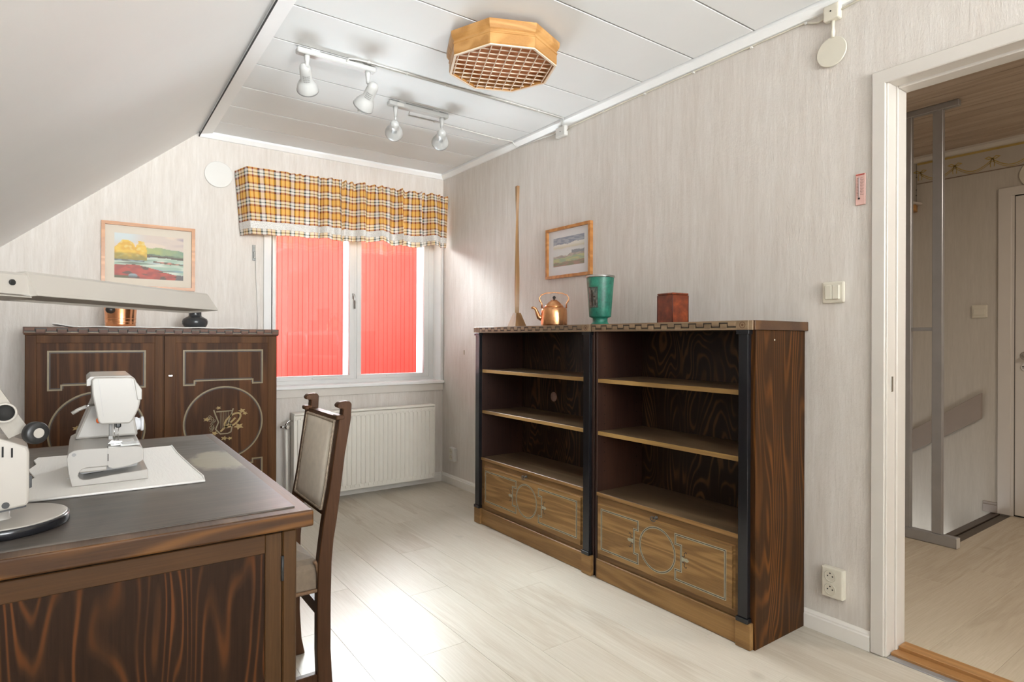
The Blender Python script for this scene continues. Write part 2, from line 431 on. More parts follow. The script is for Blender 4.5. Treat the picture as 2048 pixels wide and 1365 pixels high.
t3 = MB().prism([(YW, 2.393), (YW - .010, 2.395), (YW - .030, 2.418), (YW - .030, 2.445), (YW, 2.445)], EYX, XE, XW - .002)
struct('trim_3', t3, M_CTRIM, label='white ceiling trim above the window wall')
MB().box(XE - .0035, XE - .0003, YB, YW - .002, 2.394, 2.4035).build('trim_gap', M_DARKJOINT, bpy.data.objects['trim_1'])
# baseboards
prof = lambda s0, sg: [(s0, 0.001), (s0 + sg * .015, 0.001), (s0 + sg * .015, .052), (s0 + sg * .011, .056), (s0 + sg * .011, .061), (s0 + sg * .007, .066), (s0 + sg * .003, .071), (s0, .071)]
struct('baseboard_right', MB().prism(prof(XW, -1), EXY, 1.013, YW), M_BASEB, label='white baseboard along the right wall')
struct('baseboard_back', MB().prism(prof(YW, -1), EYX, XK, XW - .015), M_BASEB, label='white baseboard under the window')

# ------------------------------------------------------------------ window
win = thing('window_1', 'white two-sash window above the radiator', None, (1.67, YW, 0.80), kind='structure')
mb = MB().box(0.972, 1.021, YW - .014, YW, .80, 2.16, .002).box(2.309, 2.328, YW - .014, YW, .80, 2.16, .002).box(0.972, 2.328, YW - .014, YW, 2.105, 2.16, .002)
mb.build('casing', M_WINW, win)
boxm(0.985, 2.328, YW - .014, YW, .722, .778, .002).build('apron', M_TRIM, win)
boxm(0.985, 2.328, YW - .034, YW + .13, .779, .802, .003).build('sill', M_SILL, win)
mb = MB().box(1.02, 1.032, YW, YW + .13, .802, 2.11).box(2.309, 2.32, YW, YW + .13, .802, 2.11).box(1.02, 2.32, YW, YW + .13, 2.098, 2.112)
mb.build('jamb_lining', M_SILL, win)
YF = 4.345
mb = MB().box(1.03, 1.052, YF - .01, YF + .05, .80, 2.10, .002).box(2.268, 2.312, YF - .01, YF + .05, .80, 2.10, .002)
mb.box(1.03, 2.312, YF - .0101, YF + .05, .80, .828, .002).box(1.03, 2.312, YF - .0101, YF + .05, 2.07, 2.10, .002).box(1.645, 1.668, YF - .004, YF + .05, .80, 2.10, .002)
mb.build('frame', M_WINW, win)
def t_glass():
    t = NT('window_glass')
    tr = t.n('ShaderNodeBsdfTransparent'); gl = t.n('ShaderNodeBsdfGlossy'); gl.inputs['Roughness'].default_value = 0.02
    fr = t.n('ShaderNodeFresnel'); fr.inputs['IOR'].default_value = 1.45
    mx = t.n('ShaderNodeMixShader'); t.l(fr.outputs[0], mx.inputs[0]); t.l(tr.outputs[0], mx.inputs[1]); t.l(gl.outputs[0], mx.inputs[2])
    tr.inputs[0].default_value = (0.97, 0.985, 0.98, 1)
    t.l(mx.outputs[0], t.t.nodes['Material Output'].inputs[0]); return t.m
M_GLASS = t_glass()
for (xa, xb, ga, gb) in ((1.046, 1.648, 1.083, 1.607), (1.664, 2.268, 1.70, 2.224)):
    mb = MB().box(xa, ga, YF - .012, YF + .03, .826, 2.074, .003).box(gb, xb, YF - .012, YF + .03, .826, 2.074, .003)
    mb.box(xa, xb, YF - .0121, YF + .03, .826, .858, .003).box(xa, xb, YF - .0121, YF + .03, 2.042, 2.074, .003)
    s = mb.build('sash', M_WINW, win)
    boxm(ga - .004, gb + .004, YF + .012, YF + .016, .855, 2.045).build('pane', M_GLASS, s)
    mb = MB().box(ga - .004, ga + .001, YF + .03, YF + .12, .84, 2.06).box(gb - .001, gb + .004, YF + .03, YF + .12, .84, 2.06)
    mb.build('outer_sash_edge', M_SILL, s)
h = MB().box(1.626, 1.642, YF - .018, YF - .011, 1.425, 1.465, .002).tube([(1.634, YF - .018, 1.452), (1.634, YF - .04, 1.452), (1.636, YF - .042, 1.44), (1.637, YF - .042, 1.35)], .006, 10).build('handle', M_STEEL, win)
boxm(1.33, 1.52, YF - .022, YF - .011, .833, .846, .003).build('stay_bar', M_WHITEPL, win)
boxm(1.90, 1.93, YF - .018, YF - .011, .84, .852, .002).build('latch', M_WHITEPL, win)
# outer reveal of the opening and sloping metal sill outside
mb = MB().box(1.0, 2.36, YW + .205, YW + .36, .80, .824).box(1.025, 1.04, YF + .05, YW + .27, .8, 2.11).box(2.30, 2.318, YF + .05, YW + .27, .8, 2.11)
mb.build('outer_reveal', M_SILL, win)
# unseen rear window, added to go with the fill lamp behind the viewer
win2 = thing('window_fill', 'unseen white window added behind the viewer for fill light', None, (0.6, YB, 0.95), kind='structure')
mb = MB().box(RX0, RX0 + .06, YB - .1, YB - .04, RZ0, RZ1).box(RX1 - .06, RX1, YB - .1, YB - .04, RZ0, RZ1).box(RX0, RX1, YB - .1, YB - .04, RZ0, RZ0 + .06).box(RX0, RX1, YB - .1, YB - .04, RZ1 - .06, RZ1).box(.57, .63, YB - .1, YB - .04, RZ0, RZ1)
mb.build('frame', M_WINW, win2)
boxm(RX0 + .05, RX1 - .05, YB - .075, YB - .07, RZ0 + .05, RZ1 - .05).build('pane', M_GLASS, win2)

# ------------------------------------------------------------------ outside: red facade close to the window
def t_red():
    t = NT('red_painted_boards')
    f = t.noise(t.coords((1, 1, .3)), 2.0, 4)
    c = t.ramp(f, [(0.3, (0.74, 0.085, 0.065)), (0.7, (0.82, 0.115, 0.085))])
    return t.set(c, 0.55, 0, 0.4)
M_RED = t_red()
FYY = 5.75
mb = MB(); p = 0.048; t = bmesh.new()
xs = -0.6
prev = None
sec = []
while xs < 5.6:
    w = p * (0.86 if len(sec) % 8 else 1.12)
    sec += [(xs, 0.0), (xs + w - .007, 0.0), (xs + w - .006, .006), (xs + w - .001, .006)]
    xs += w
va = [t.verts.new((a, FYY + b, -2.7)) for a, b in sec]; vb = [t.verts.new((a, FYY + b, FTOP)) for a, b in sec]
for i in range(len(sec) - 1): t.faces.new((va[i], va[i + 1], vb[i + 1], vb[i]))
mb._merge(t)
mb.box(-0.6, 5.6, FYY + .012, FYY + .15, -2.7, FTOP)
struct('wall_outside', mb, M_RED, label='red painted boarded facade right outside the window')
mb = MB().box(-3, 1.0, YW + .252, YW + .27, -2.7, 2.55).box(2.34, 7, YW + .252, YW + .27, -2.7, 2.55).box(1.0, 2.34, YW + .252, YW + .27, -2.7, .79).box(1.0, 2.34, YW + .252, YW + .27, 2.12, 2.55)  # unseen dark boarding, added to cut light bounced onto the facade
struct('wall_outside_own', mb, plain('own_dark_red_boards', (.10, .016, .012), .8, var=.1), label='unseen outer boarding of the house, added dark to cut bounced light')
struct('ground_outside', boxm(-6, 9, 4.47, 16, -2.8, -2.7), M_GROUND)
struct('roof_outside', MB().prism([(FYY + .01, FTOP), (FYY + 3, FTOP + 1.0), (FYY + 3, FTOP + 1.1), (FYY + .01, FTOP + .1)], EYX, -1, 6), M_GREYEDGE)

# ------------------------------------------------------------------ doorway and hall
door = thing('door_1', 'white door frame of the open doorway to the hall', None, (XW, YD1, 0), kind='structure')
mb = MB()
mb.prism([(2.315, 0.9655), (2.315, 1.0115), (2.331, 1.0115), (2.331, .9655)], EZ, 0.002, 2.06, .003)
mb.box(2.3148, 2.331, YD0 - .05, 1.0117, 2.045, 2.0947, .003).box(2.315, 2.331, YD0 - .052, YD0 + .003, .002, 2.093, .003)
mb.build('casing', M_TRIM, door)
mb = MB()
mb.box(2.322, 2.386, .9595, .967, .002, 2.05, .002).box(2.386, 2.456, .9525, .967, .002, 2.05, .003)
mb.box(2.322, 2.386, YD0, .9605, 2.046, 2.057, .002).box(2.386, 2.456, YD0, .954, 2.038, 2.057, .003)
mb.box(2.322, 2.456, YD0 - .002, YD0 + .02, .002, 2.05)
mb.build('jamb', M_TRIM, door)
boxm(2.350, 2.368, .958, .9598, .945, 1.00, .001).build('strike_plate', M_STEEL, door)
mb = MB().box(2.352, 2.40, YD0 + .02, .9585, .001, .013, .002).box(2.40, 2.456, YD0 + .02, .952, .001, .026, .003)
struct('trim_4', mb, M_OAK, label='oiled oak threshold of the doorway')
boxm(2.322, 2.352, YD0, .958, .0, .004, .001).build('metal_strip', M_ALU, door)

fh = struct('floor_hall', MB().box(2.372, HX, -1.4, 1.335, -.06, -.010).box(2.372, 3.88, 1.335, 2.2, -.06, -.010), M_SUB, label='pale laminate floor of the hall')
y = 0.895 - W * 12; k = 0
while y < 2.2:
    ya, yb = max(y, -1.4), y + W
    xe = HX if yb <= 1.36 else 3.88
    if ya < 1.335 < yb: yb_ = 1.335
    else: yb_ = yb
    x = 2.456 - (0.31 * (k % 4)) - .1
    while x < xe:
        xa, xb = max(x, 2.456), min(x + 1.2, xe)
        if xb - xa > .03: plank(fh, 'plank', M_FLOORH, xa + .0003, xb - .0003, ya + .0003, yb_ - .0003, -.010, 0.0, .0006)
        x += 1.2
    y = yb_ if yb_ != yb else yb; k += 1
struct('floor_under_door', boxm(2.37, 2.456, YD0, .96, -.05, 0), M_SUB)
# hall walls
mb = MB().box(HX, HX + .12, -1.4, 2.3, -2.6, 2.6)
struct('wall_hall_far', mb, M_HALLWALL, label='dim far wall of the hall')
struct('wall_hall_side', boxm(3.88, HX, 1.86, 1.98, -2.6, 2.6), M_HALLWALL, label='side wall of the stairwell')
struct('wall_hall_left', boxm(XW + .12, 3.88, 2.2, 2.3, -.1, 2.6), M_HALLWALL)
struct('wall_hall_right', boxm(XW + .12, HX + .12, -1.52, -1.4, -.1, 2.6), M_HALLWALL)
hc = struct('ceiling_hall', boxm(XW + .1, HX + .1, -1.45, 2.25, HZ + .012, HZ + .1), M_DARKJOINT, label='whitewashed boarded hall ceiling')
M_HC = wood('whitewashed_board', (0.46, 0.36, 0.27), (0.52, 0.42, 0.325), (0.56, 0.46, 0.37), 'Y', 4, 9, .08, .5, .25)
x = 2.456
while x < HX:
    xb = min(x + .098, HX)
    plank(hc, 'ceiling_board', M_HC, x + .0035, xb - .0035, -1.4, 2.2, HZ, HZ + .012, .0015); x += .098
struct('trim_5', MB().prism([(HX, 2.40), (HX - .02, 2.405), (HX - .035, 2.425), (HX - .035, HZ), (HX, HZ)], EXY, -1.4, 1.86), M_TRIM, label='white hall cornice')
struct('trim_6', MB().prism([(1.86, 2.40), (1.84, 2.405), (1.825, 2.425), (1.825, HZ), (1.86, HZ)], EYX, 3.88, HX - .03), M_TRIM)
# wallpaper border with swags
def t_flat(name, c, rough=.7): return plain(name, c, rough, var=.02)
bord = struct('trim_7', boxm(HX - .003, HX, -1.4, 1.818, 2.254, 2.385), t_flat('border_paper', (0.50, 0.46, 0.40)), label='wallpaper border with yellow ribbon swags')
mb = MB(); mb.box(HX - .004, HX - .001, -1.4, 1.818, 2.385, 2.40)
f = FX(HX - .0045); y = 1.80
while y > -1.3:
    pts = [(y - .21 * q / 10, 2.325 - .055 * math.sin(PI * q / 10)) for q in range(11)]
    mb.ribbon(pts, .006, f); mb.ribbon([(a, b - .012) for a, b in pts], .004, f)
    for s_ in (-1, 1):
        mb.ribbon([(y, 2.33), (y + s_ * .02, 2.345), (y + s_ * .038, 2.338), (y + s_ * .02, 2.328), (y, 2.33)], .006, f)
        mb.ribbon([(y + s_ * .004, 2.33), (y + s_ * .012, 2.30), (y + s_ * .010, 2.275)], .005, f)
    y -= .21
mb.build('ribbon_swag', t_flat('border_ochre', (0.46, 0.33, 0.10)), bord)
mb = MB().box(HX - .006, HX, -1.4, 1.818, 2.249, 2.254); mb.build('border_edge', t_flat('border_brown', (0.24, 0.17, 0.12)), bord)
# stairwell edge, steps, short baseboard, handrail board
mb = MB().box(3.88, HX, 1.335, 1.352, -.25, .002, .002).box(3.88, HX, 1.335, 1.385, -.022, -.004, .002)  # dark brown strip along the stairwell edge
struct('trim_8', mb, plain('dark_strip', (0.075, 0.055, 0.042), .4), label='dark strip at the top of the stairs')
stairs = thing('stairs', 'dark wooden stairs going down behind the aluminium frame', None, (4.3, 1.4, -1.2), kind='structure')
for i in range(3): boxm(3.9, HX - .01, 1.39 + .16 * i, 1.57 + .16 * i, -.24 - .2 * i, -.205 - .2 * i, .004).build('step', M_W_TOP, stairs)
struct('baseboard_hall', MB().box(HX - .014, HX, 1.346, 1.425, .0, .052, .002).box(HX - .010, HX, 1.346, 1.425, .052, .068, .002), M_GREYTRIM, label='short grey baseboard at the stairs')

# ------------------------------------------------------------------ inlay paint
M_INLAY_L = plain('inlay_pale', (0.21, 0.16, 0.078), .45, var=.1, scale=30)
M_INLAY_G = plain('inlay_grey', (0.34, 0.33, 0.245), .5, var=.15, scale=40)
M_INLAY_D = plain('inlay_dark', (0.035, 0.022, 0.014), .5, var=.1)
M_INLAY_GOLD = plain('inlay_gold', (0.30, 0.20, 0.06), .45, var=.2, scale=60)
M_W_DOORF = wood('worn_door_frame', (0.150, 0.078, 0.028), (0.195, 0.104, 0.038), (0.23, 0.125, 0.047), 'Y', 8.0, 7, 0.08, 0.42, 0.32, spec=0.25)
M_IRONK = plain('worn_key_metal', (0.09, 0.08, 0.07), .4, .5, var=.2)
M_FRIEZE = wood('frieze_wood', (0.20, 0.132, 0.075), (0.27, 0.185, 0.108), (0.32, 0.22, 0.13), 'Y', 4, 10, .12, .4, .3)
M_FRIEZEC = wood('frieze_wood_cabinet', (0.095, 0.042, 0.024), (0.135, 0.062, 0.036), (0.165, 0.078, 0.045), 'X', 4, 10, .12, .45, .3, spec=0.25)

def meander(parent, a0, a1, z0, z1, per, fn, boxfn, mat_line, mat_block):
    """carved meander: dark line plus slightly proud teeth"""
    zl, zh = z0 + (z1 - z0) * .30, z0 + (z1 - z0) * .76
    pts = []; a = a0; up = False
    lines = MB(); blocks = MB()
    while a < a1 - per * .3:
        b = min(a + per / 2, a1)
        z = zh if up else zl
        pts += [(a, z), (b, z)]
        if up: boxfn(blocks, a + .004, b - .004, z0 + .003, zh - .004)
        else: boxfn(blocks, a + .002, b - .002, zl + .004, z1 - .003)
        a = b; up = not up
    lines.ribbon(pts, .0056, fn)
    o = lines.build('meander_line', mat_line, parent)
    hl = MB(); hl.ribbon([(p_, q_ - .0042) for p_, q_ in pts], .0024, fn); hl.build('meander_highlight', M_INLAY_L, parent)
    blocks.build('meander_relief', mat_block, parent)['kind'] = 'stuff'

# ------------------------------------------------------------------ bookcases on the right wall
def bookcase(name, label, y0, y1, near_end, inner0, inner1, pil, frieze0, frieze1, doorY, inl, keyY, group):
    XF = 1.985
    T = thing(name, label, 'bookcase', (2.15, (y0 + y1) / 2, 0), group)
    mb = MB().box(XF - .001, 2.318, y0, inner0, .0, 1.166, .0015)
    mb.build('side_panel', M_W_END if near_end else M_W_SIDE, T)
    boxm(XF - .001, 2.318, inner1, y1 - .004, .0, 1.166, .0015).build('side_panel', M_W_SIDE, T)
    # inner linings
    # back panel with cable hole in the far unit
    t = bmesh.new()
    yb0, yb1, zb0, zb1 = inner0 - .005, inner1 + .005, .05, 1.17
    ev = [t.verts.new((2.292, a, b)) for a, b in ((yb0, zb0), (yb1, zb0), (yb1, zb1), (yb0, zb1))]
    ed = [t.edges.new((ev[i], ev[(i + 1) % 4])) for i in range(4)]
    if not near_end:
        hv = [t.verts.new((2.292, a, b)) for a, b in circ(2.779, .784, .029, 28)]
        ed += [t.edges.new((hv[i], hv[(i + 1) % 28])) for i in range(28)]
    bmesh.ops.triangle_fill(t, edges=ed, use_beauty=True)
    ex = bmesh.ops.extrude_face_region(t, geom=list(t.faces))
    bmesh.ops.translate(t, vec=(.004, 0, 0), verts=[g for g in ex['geom'] if isinstance(g, bmesh.types.BMVert)])
    bmesh.ops.recalc_face_normals(t, faces=t.faces)
    m = MB(); m._merge(t); m.build('back_panel', M_W_BACK, T)
    if not near_end: MB().lathe([(.0288, 0), (.0288, .003), (.001, .003)], 32, Matrix.Translation((2.2945, 2.779, .784)) @ Matrix.Rotation(-PI / 2, 4, 'Y')).build('hole_disc', plain('lit_wall_pink', (.42, .27, .215), .7, var=.15, scale=60), T)  # pale disc added in the hole, coloured as the lit wall behind
    # shelves and deck
    for zt in (.943, .6945):
        s = boxm(XF + .002, 2.29, inner0 + .001, inner1 - .001, zt - .019, zt, .0012).build('shelf', M_W_DECK, T)
        boxm(XF, XF + .004, inner0 + .001, inner1 - .001, zt - .019, zt, .0012).build('shelf_edge', M_W_SHELF, s)
    d = boxm(XF - .004, 2.29, inner0 + .001, inner1 - .001, .390, .407, .0015).build('deck', M_W_DECK, T)
    boxm(XF - .007, XF - .003, inner0 + .001, inner1 - .001, .390, .407, .0012).build('deck_edge', M_W_FRONT, d)
    # drop front door: frame, bevelled raised field, inlay, key
    dr = boxm(XF, XF + .018, inner0 + .002, inner1 - .002, .095, .389, .001).build('door', M_W_DOORF, T)
    a0, a1 = doorY
    mb = MB(); zf0, zf1 = .124, .356
    q0 = [(XF + .001, a0 - .012, zf0 - .012), (XF + .001, a1 + .012, zf0 - .012), (XF + .001, a1 + .012, zf1 + .008), (XF + .001, a0 - .012, zf1 + .008)]
    q1 = [(XF - .010, a0, zf0), (XF - .010, a1, zf0), (XF - .010, a1, zf1), (XF - .010, a0, zf1)]
    q1b = [(XF - .002, a0, zf0), (XF - .002, a1, zf0), (XF - .002, a1, zf1), (XF - .002, a0, zf1)]
    mb.loft([q0, q1b, q1]); mb.build('raised_field', M_W_FIELD, dr)
    (p0, p1, p2, cL, cR, q2, q3, q4, zl, zh, cz, cr) = inl   # far rect p0..p1 with ear p2, circle, near rect q2..q3 with ear q4
    fn = FX(XF - .0107); zn0, zn1 = .188, .293
    far = [(p0, zh), (p1, zh), (p1, zn1), (p2, zn1), (p2, zn0), (p1, zn0), (p1, zl), (p0, zl)]
    near = [(q2, zh), (q3, zh), (q3, zl), (q2, zl), (q2, zn0), (q4, zn0), (q4, zn1), (q2, zn1)]
    cc = circ((cL + cR) / 2, cz, cr, 44, ry=(zh - zl) / 2)
    mb = MB(); fg = FX(XF - .0104)
    for pl in (far, near, cc): mb.ribbon(pl, .0095, fg, closed=True)
    for s_, c in ((1, p2 + .004), (-1, q4 - .004)):
        mb.poly([(c, cz - .012), (c + s_ * .012, cz - .006), (c + s_ * .026, cz - .008), (c + s_ * .036, cz), (c + s_ * .026, cz + .008), (c + s_ * .012, cz + .006), (c, cz + .012)], fg)
    mb.build('inlay_band', M_INLAY_G, dr)
    mb = MB()
    for pl in (far, near, cc): mb.ribbon(pl, .0030, fn, closed=True)
    for s_, c in ((1, p2 + .004), (-1, q4 - .004)):
        for u_ in (-1, 1):
            mb.ribbon([(c, cz + u_ * .012), (c + s_ * .008, cz + u_ * .010), (c + s_ * .014, cz + u_ * .016), (c + s_ * .012, cz + u_ * .026), (c + s_ * .020, cz + u_ * .031), (c + s_ * .026, cz + u_ * .027)], .0034, fn)
    mb.build('inlay_line', M_INLAY_D, dr)
    mb = MB().lathe([(.008, 0), (.008, .003), (.004, .004), (.003, .022)], 14, Matrix.Translation((XF, keyY, .371)) @ Matrix.Rotation(-PI / 2, 4, 'Y'))
    mb.tube([(XF - .024, keyY + .013 * math.cos(g), .369 + .010 * math.sin(g)) for g in [2 * PI * i / 14 for i in range(15)]], .0022, 6)
    mb.tube([(XF - .024, keyY, .359), (XF - .024, keyY, .379)], .002, 6)
    mb.build('key', M_IRONK, dr)
    # plinth, top, frieze
    boxm(1.976, 2.31, y0 + .02, y1 - .02, .001, .093, .0025).build('plinth', M_W_FRONT, T)
    tp = boxm(1.966, 2.328, y0 - (.008 if near_end else 0), y1, 1.166, 1.201, .0012).build('top', M_W_TOP, T)
    fr = boxm(1.961, 1.967, frieze0, frieze1, 1.166, 1.2005, .001).build('frieze', M_FRIEZE, tp)
    return T, XF

def pilaster(T, a0, a1, rosette=True):
    XF = 1.985
    mb = MB().box(1.964, XF, a0, a1, .098, 1.152, .0012)
    p = mb.build('pilaster', M_BLACK, T)
    boxm(1.958, XF, a0 - .006, a1 + .006, 1.150, 1.166, .001).build('capital', M_BLACK, p)
    boxm(1.958, XF, a0 - .005, a1 + .005, .096, .113, .001).build('pilaster_base', M_BLACK, p)
    boxm(1.964, XF, a0 - .0125, a1 + .011, .001, .097, .002).build('foot_block', M_W_FRONT, T)
    if rosette:
        r = boxm(1.9585, 1.963, a0 - .004, a1 + .004, 1.166, 1.2005, .0008).build('corner_tablet', M_FRIEZE, T)
        MB().ribbon(circ((a0 + a1) / 2, 1.184, .011, 20), .0028, FX(1.9580), closed=True).disc(((a0 + a1) / 2, 1.184), .005, FX(1.9581), 12).build('rosette', M_W_TOP, r)

def frieze_pattern(T, a0, a1, per):
    tp = [c for c in T.children if c.name.startswith('top')][0]
    fr = tp
    def bf(mb, a, b, z0, z1): mb.box(1.9595, 1.9615, a, b, z0, z1, .0005)
    meander(T, a0, a1, 1.168, 1.199, per, FX(1.9607), bf, M_INLAY_D, M_FRIEZE)

B1, XF = bookcase('bookcase', 'far dark-stained open bookcase nearer the window, pale disc added in its round back hole', 2.102, 3.155, False, 2.150, 3.093, None, 2.104, 3.155,
                  (2.187, 3.052), (3.036, 2.723, 2.757, 2.720, 2.536, 2.519, 2.216, 2.492, .152, .330, .240, .092), 2.639, 'pair of matching bookcases')
pilaster(B1, 3.094, 3.138); pilaster(B1, 2.116, 2.158)
frieze_pattern(B1, 2.168, 3.086, .066)
B2, XF = bookcase('bookcase', 'near dark-stained open bookcase beside the light switch and doorway', 1.256, 2.098, True, 1.318, 2.080, None, 1.256, 2.098,
                  (1.346, 2.066), (2.041, 1.814, 1.837, 1.802, 1.612, 1.610, 1.375, 1.581, .148, .332, .240, .095), 1.718, 'pair of matching bookcases')
pilaster(B2, 1.276, 1.315)
frieze_pattern(B2, 1.324, 2.094, .071)
# shelf pin holes
for T, ys_ in ((B1, 3.0915), (B2, 2.0785)):
    mb = MB()
    for xx in (2.03, 2.25):
        for i in range(14): mb.disc((xx, .50 + .045 * i), .003, FY(ys_), 8)
    mb.build('pin_hole', M_DARK, T)['kind'] = 'stuff'
boxm(2.10, 2.103, 1.2535, 1.2565, 1.127, 1.133).build('paint_chip', plain('pale_chip', (.7, .65, .55), .6), B2)

# ------------------------------------------------------------------ cabinet under the painting
CY = 3.78
CAB = thing('cabinet', 'dark two-door cabinet with inlaid circles under the lake painting', 'cabinet', (.357, 3.99, 0))
boxm(-.236, .953, CY + .012, 4.195, .07, 1.146, .002).build('body', M_W_CABF, CAB)
boxm(-.230, .947, CY + .006, 4.19, .001, .075, .002).build('plinth', M_W_CABF, CAB)
tp = boxm(-.243, .960, CY - .010, 4.198, 1.148, 1.181, .0015).build('top', M_FRIEZEC, CAB)
def bfc(mb, a, b, z0, z1): mb.box(a, b, CY - .0125, CY - .0095, z0, z1, .0006)
meander(CAB, -.238, .958, 1.150, 1.180, .0856, FY(CY - .0108), bfc, M_INLAY_D, M_FRIEZEC)
boxm(-.240, .957, CY - .008, 4.196, 1.142, 1.148, .001).build('shadow_moulding', M_W_CABF, CAB)
def cab_door(x0, x1, cx, px0, px1, key):
    d = MB()
    for (a, b, c, e) in ((x0, px0, .08, 1.14), (px1, x1, .08, 1.14)): d.box(a, b, CY, CY + .012, c, e, .0015)
    d.box(px0 - .001, px1 + .001, CY + .0001, CY + .012, 1.10, 1.14, .0015).box(px0 - .001, px1 + .001, CY + .0001, CY + .012, .08, .135, .0015)
    D = d.build('door', M_W_CABF, CAB)
    boxm(px0 - .002, px1 + .002, CY + .0035, CY + .011, .132, 1.103).build('door_panel', M_W_CAB, D)
    fa, fb = FY(CY + .0028), FY(CY + .0031)
    tx0, tx1 = cx - .207, cx + .207
    T_ = [(tx0, 1.058), (tx1, 1.058), (tx1, .864), (tx1 - .053, .864), (tx1 - .053, .887), (tx0 + .053, .887), (tx0 + .053, .864), (tx0, .864)]
    B_ = [(a, 1.281 - b) for a, b in T_]
    C_ = circ(cx, .6405, .207, 64)
    m = MB()
    for pl in (T_, B_, C_): m.ribbon(pl, .0078, fa, closed=True)
    m.build('inlay_band', M_INLAY_L, D)
    m = MB()
    for pl in (T_, B_, C_):
        c0 = (cx, .96) if pl is T_ else ((cx, .32) if pl is B_ else (cx, .6405))
        m.ribbon([(a + (.007 if a < c0[0] else -.007), b + (.007 if b < c0[1] else -.007)) if pl is not C_ else (c0[0] + (a - c0[0]) * .968, c0[1] + (b - c0[1]) * .968) for a, b in pl], .005, fb, closed=True)
    m.build('inlay_line', M_INLAY_D, D)
    # lyre, mandolin, grapes and leaves
    m = MB(); c = (cx, .635); f = FY(CY + .0026)
    P = lambda a, b: (c[0] + a, c[1] + b)
    m.ribbon([P(-.055, .082), P(-.045, .05), P(-.03, .01), P(-.045, -.03), P(-.02, -.058), P(.02, -.058)], .007, f)
    m.ribbon([P(.048, .085), P(.038, .05), P(.024, .01), P(.042, -.02), P(.036, -.05), P(.02, -.058)], .007, f)
    m.ribbon([P(-.042, .070), P(.042, .072)], .006, f)
    for i in range(6): m.ribbon([P(-.022 + .009 * i, .07), P(-.018 + .0075 * i, -.03)], .0016, f)
    m.build('lyre_inlay', M_INLAY_L, D)
    m = MB()
    ell = [(P(.045 + .052 * math.cos(g) * .76 - .026 * math.sin(g) * .65, .018 + .052 * math.cos(g) * .65 + .026 * math.sin(g) * .76)) for g in [2 * PI * i / 22 for i in range(22)]]
    m.ribbon(ell, .010, f, closed=True)
    m.ribbon([P(-.02, -.045), P(.03, .0), P(.06, .03)], .010, f)
    m.build('mandolin_inlay', M_INLAY_GOLD, D)
    m = MB()
    rg = random.Random(3)
    for i in range(17):
        m.ribbon(circ(*P(-.066 + rg.uniform(-.018, .018) * (1 - i / 30), .045 - .005 * i + rg.uniform(-.003, .003)), .0065, 10), .0022, f, closed=True)
    m.build('grape_inlay', M_INLAY_L, D)['kind'] = 'stuff'
    m = MB()
    for (lx, ly, ls, an) in ((.095, .068, .022, .6), (.112, .052, .016, -.2), (.078, -.022, .030, -.5), (-.092, .03, .02, 2.6), (-.03, .092, .016, 1.9), (.0, -.085, .020, -1.2), (.03, -.088, .016, -.6), (-.05, -.052, .02, 3.6)):
        pts = []
        for i in range(10):
            g = 2 * PI * i / 10; rr = ls * (1.0 if i % 2 == 0 else .48)
            pts.append(P(lx + rr * math.cos(g + an), ly + rr * .7 * math.sin(g + an)))
        m.poly(pts, f)
    m.build('leaf_inlay', M_INLAY_GOLD, D)['kind'] = 'stuff'
    if key:
        MB().lathe([(.009, 0), (.009, .002), (.005, .004), (.004, .012)], 16, Matrix.Translation((.388, CY, .920)) @ Matrix.Rotation(PI / 2, 4, 'X')).box(.378, .398, CY - .016, CY - .012, .917, .925, .001).build('key', M_STEEL, D)
    return D
cab_door(-.233, .353, .062, -.19, .314, False)
cab_door(.360, .950, .661, .415, .900, True)

# ------------------------------------------------------------------ desk
def t_desktop():
    t = NT('desk_dark_linoleum')
    g = t.noise(t.coords((3, 60, 3)), 1.6, 4, .6)
    b = t.noise(t.coords(), 3.5, 3, .6)
    col = t.ramp(t.math('ADD', t.math('MULTIPLY', g, .6), t.math('MULTIPLY', b, .4)), [(0.34, (0.048, 0.040, 0.034)), (0.66, (0.135, 0.115, 0.098))])
    w = t.noise(t.coords((7, 40, 1)), 1.0, 3, .65)
    # worn pale patch and bleached streaks toward the far end
    tc = t.n('ShaderNodeTexCoord'); sp = t.n('ShaderNodeSeparateXYZ'); t.l(tc.outputs['Object'], sp.inputs[0])
    wob = t.math('MULTIPLY', t.math('SUBTRACT', t.noise(t.coords((1, .6, 1)), 11, 5, .7), .5), 2.0)
    dx = t.math('DIVIDE', t.math('SUBTRACT', sp.outputs[0], .35 - DESK_O[0]), .105)
    dy = t.math('DIVIDE', t.math('SUBTRACT', sp.outputs[1], 2.03 - DESK_O[1]), .175)
    d = t.math('ADD', t.math('ADD', t.math('MULTIPLY', dx, dx), t.math('MULTIPLY', dy, dy)), wob)
    pm = t.ramp(d, [(0.55, (1, 1, 1)), (1.0, (0, 0, 0))])
    col = t.mix(t.math('MULTIPLY', pm, .85), col, (0.31, 0.275, 0.20))
    sm = t.math('MULTIPLY', t.ramp(w, [(.45, (0, 0, 0)), (.8, (1, 1, 1))]), t.ramp(sp.outputs[1], [(0.0, (0, 0, 0)), (0.35, (.7, .7, .7))]))
    col = t.mix(sm, col, (0.20, 0.19, 0.17))
    r = t.math('ADD', t.math('MULTIPLY', g, .16), .30)
    return t.set(col, r, 0, .28)
DESK_O = (0.0, 1.98, 0)
M_DESKTOP = t_desktop()
M_W_DESKT = wood('desk_rim_top', (0.085, 0.050, 0.030), (0.13, 0.078, 0.048), (0.17, 0.105, 0.066), 'Y', 3, 10, .1, .45, .35, spec=.25)
DESK = thing('desk', 'dark-stained pedestal desk with worn black top and pine grain end', 'desk', DESK_O)
DZ = .75
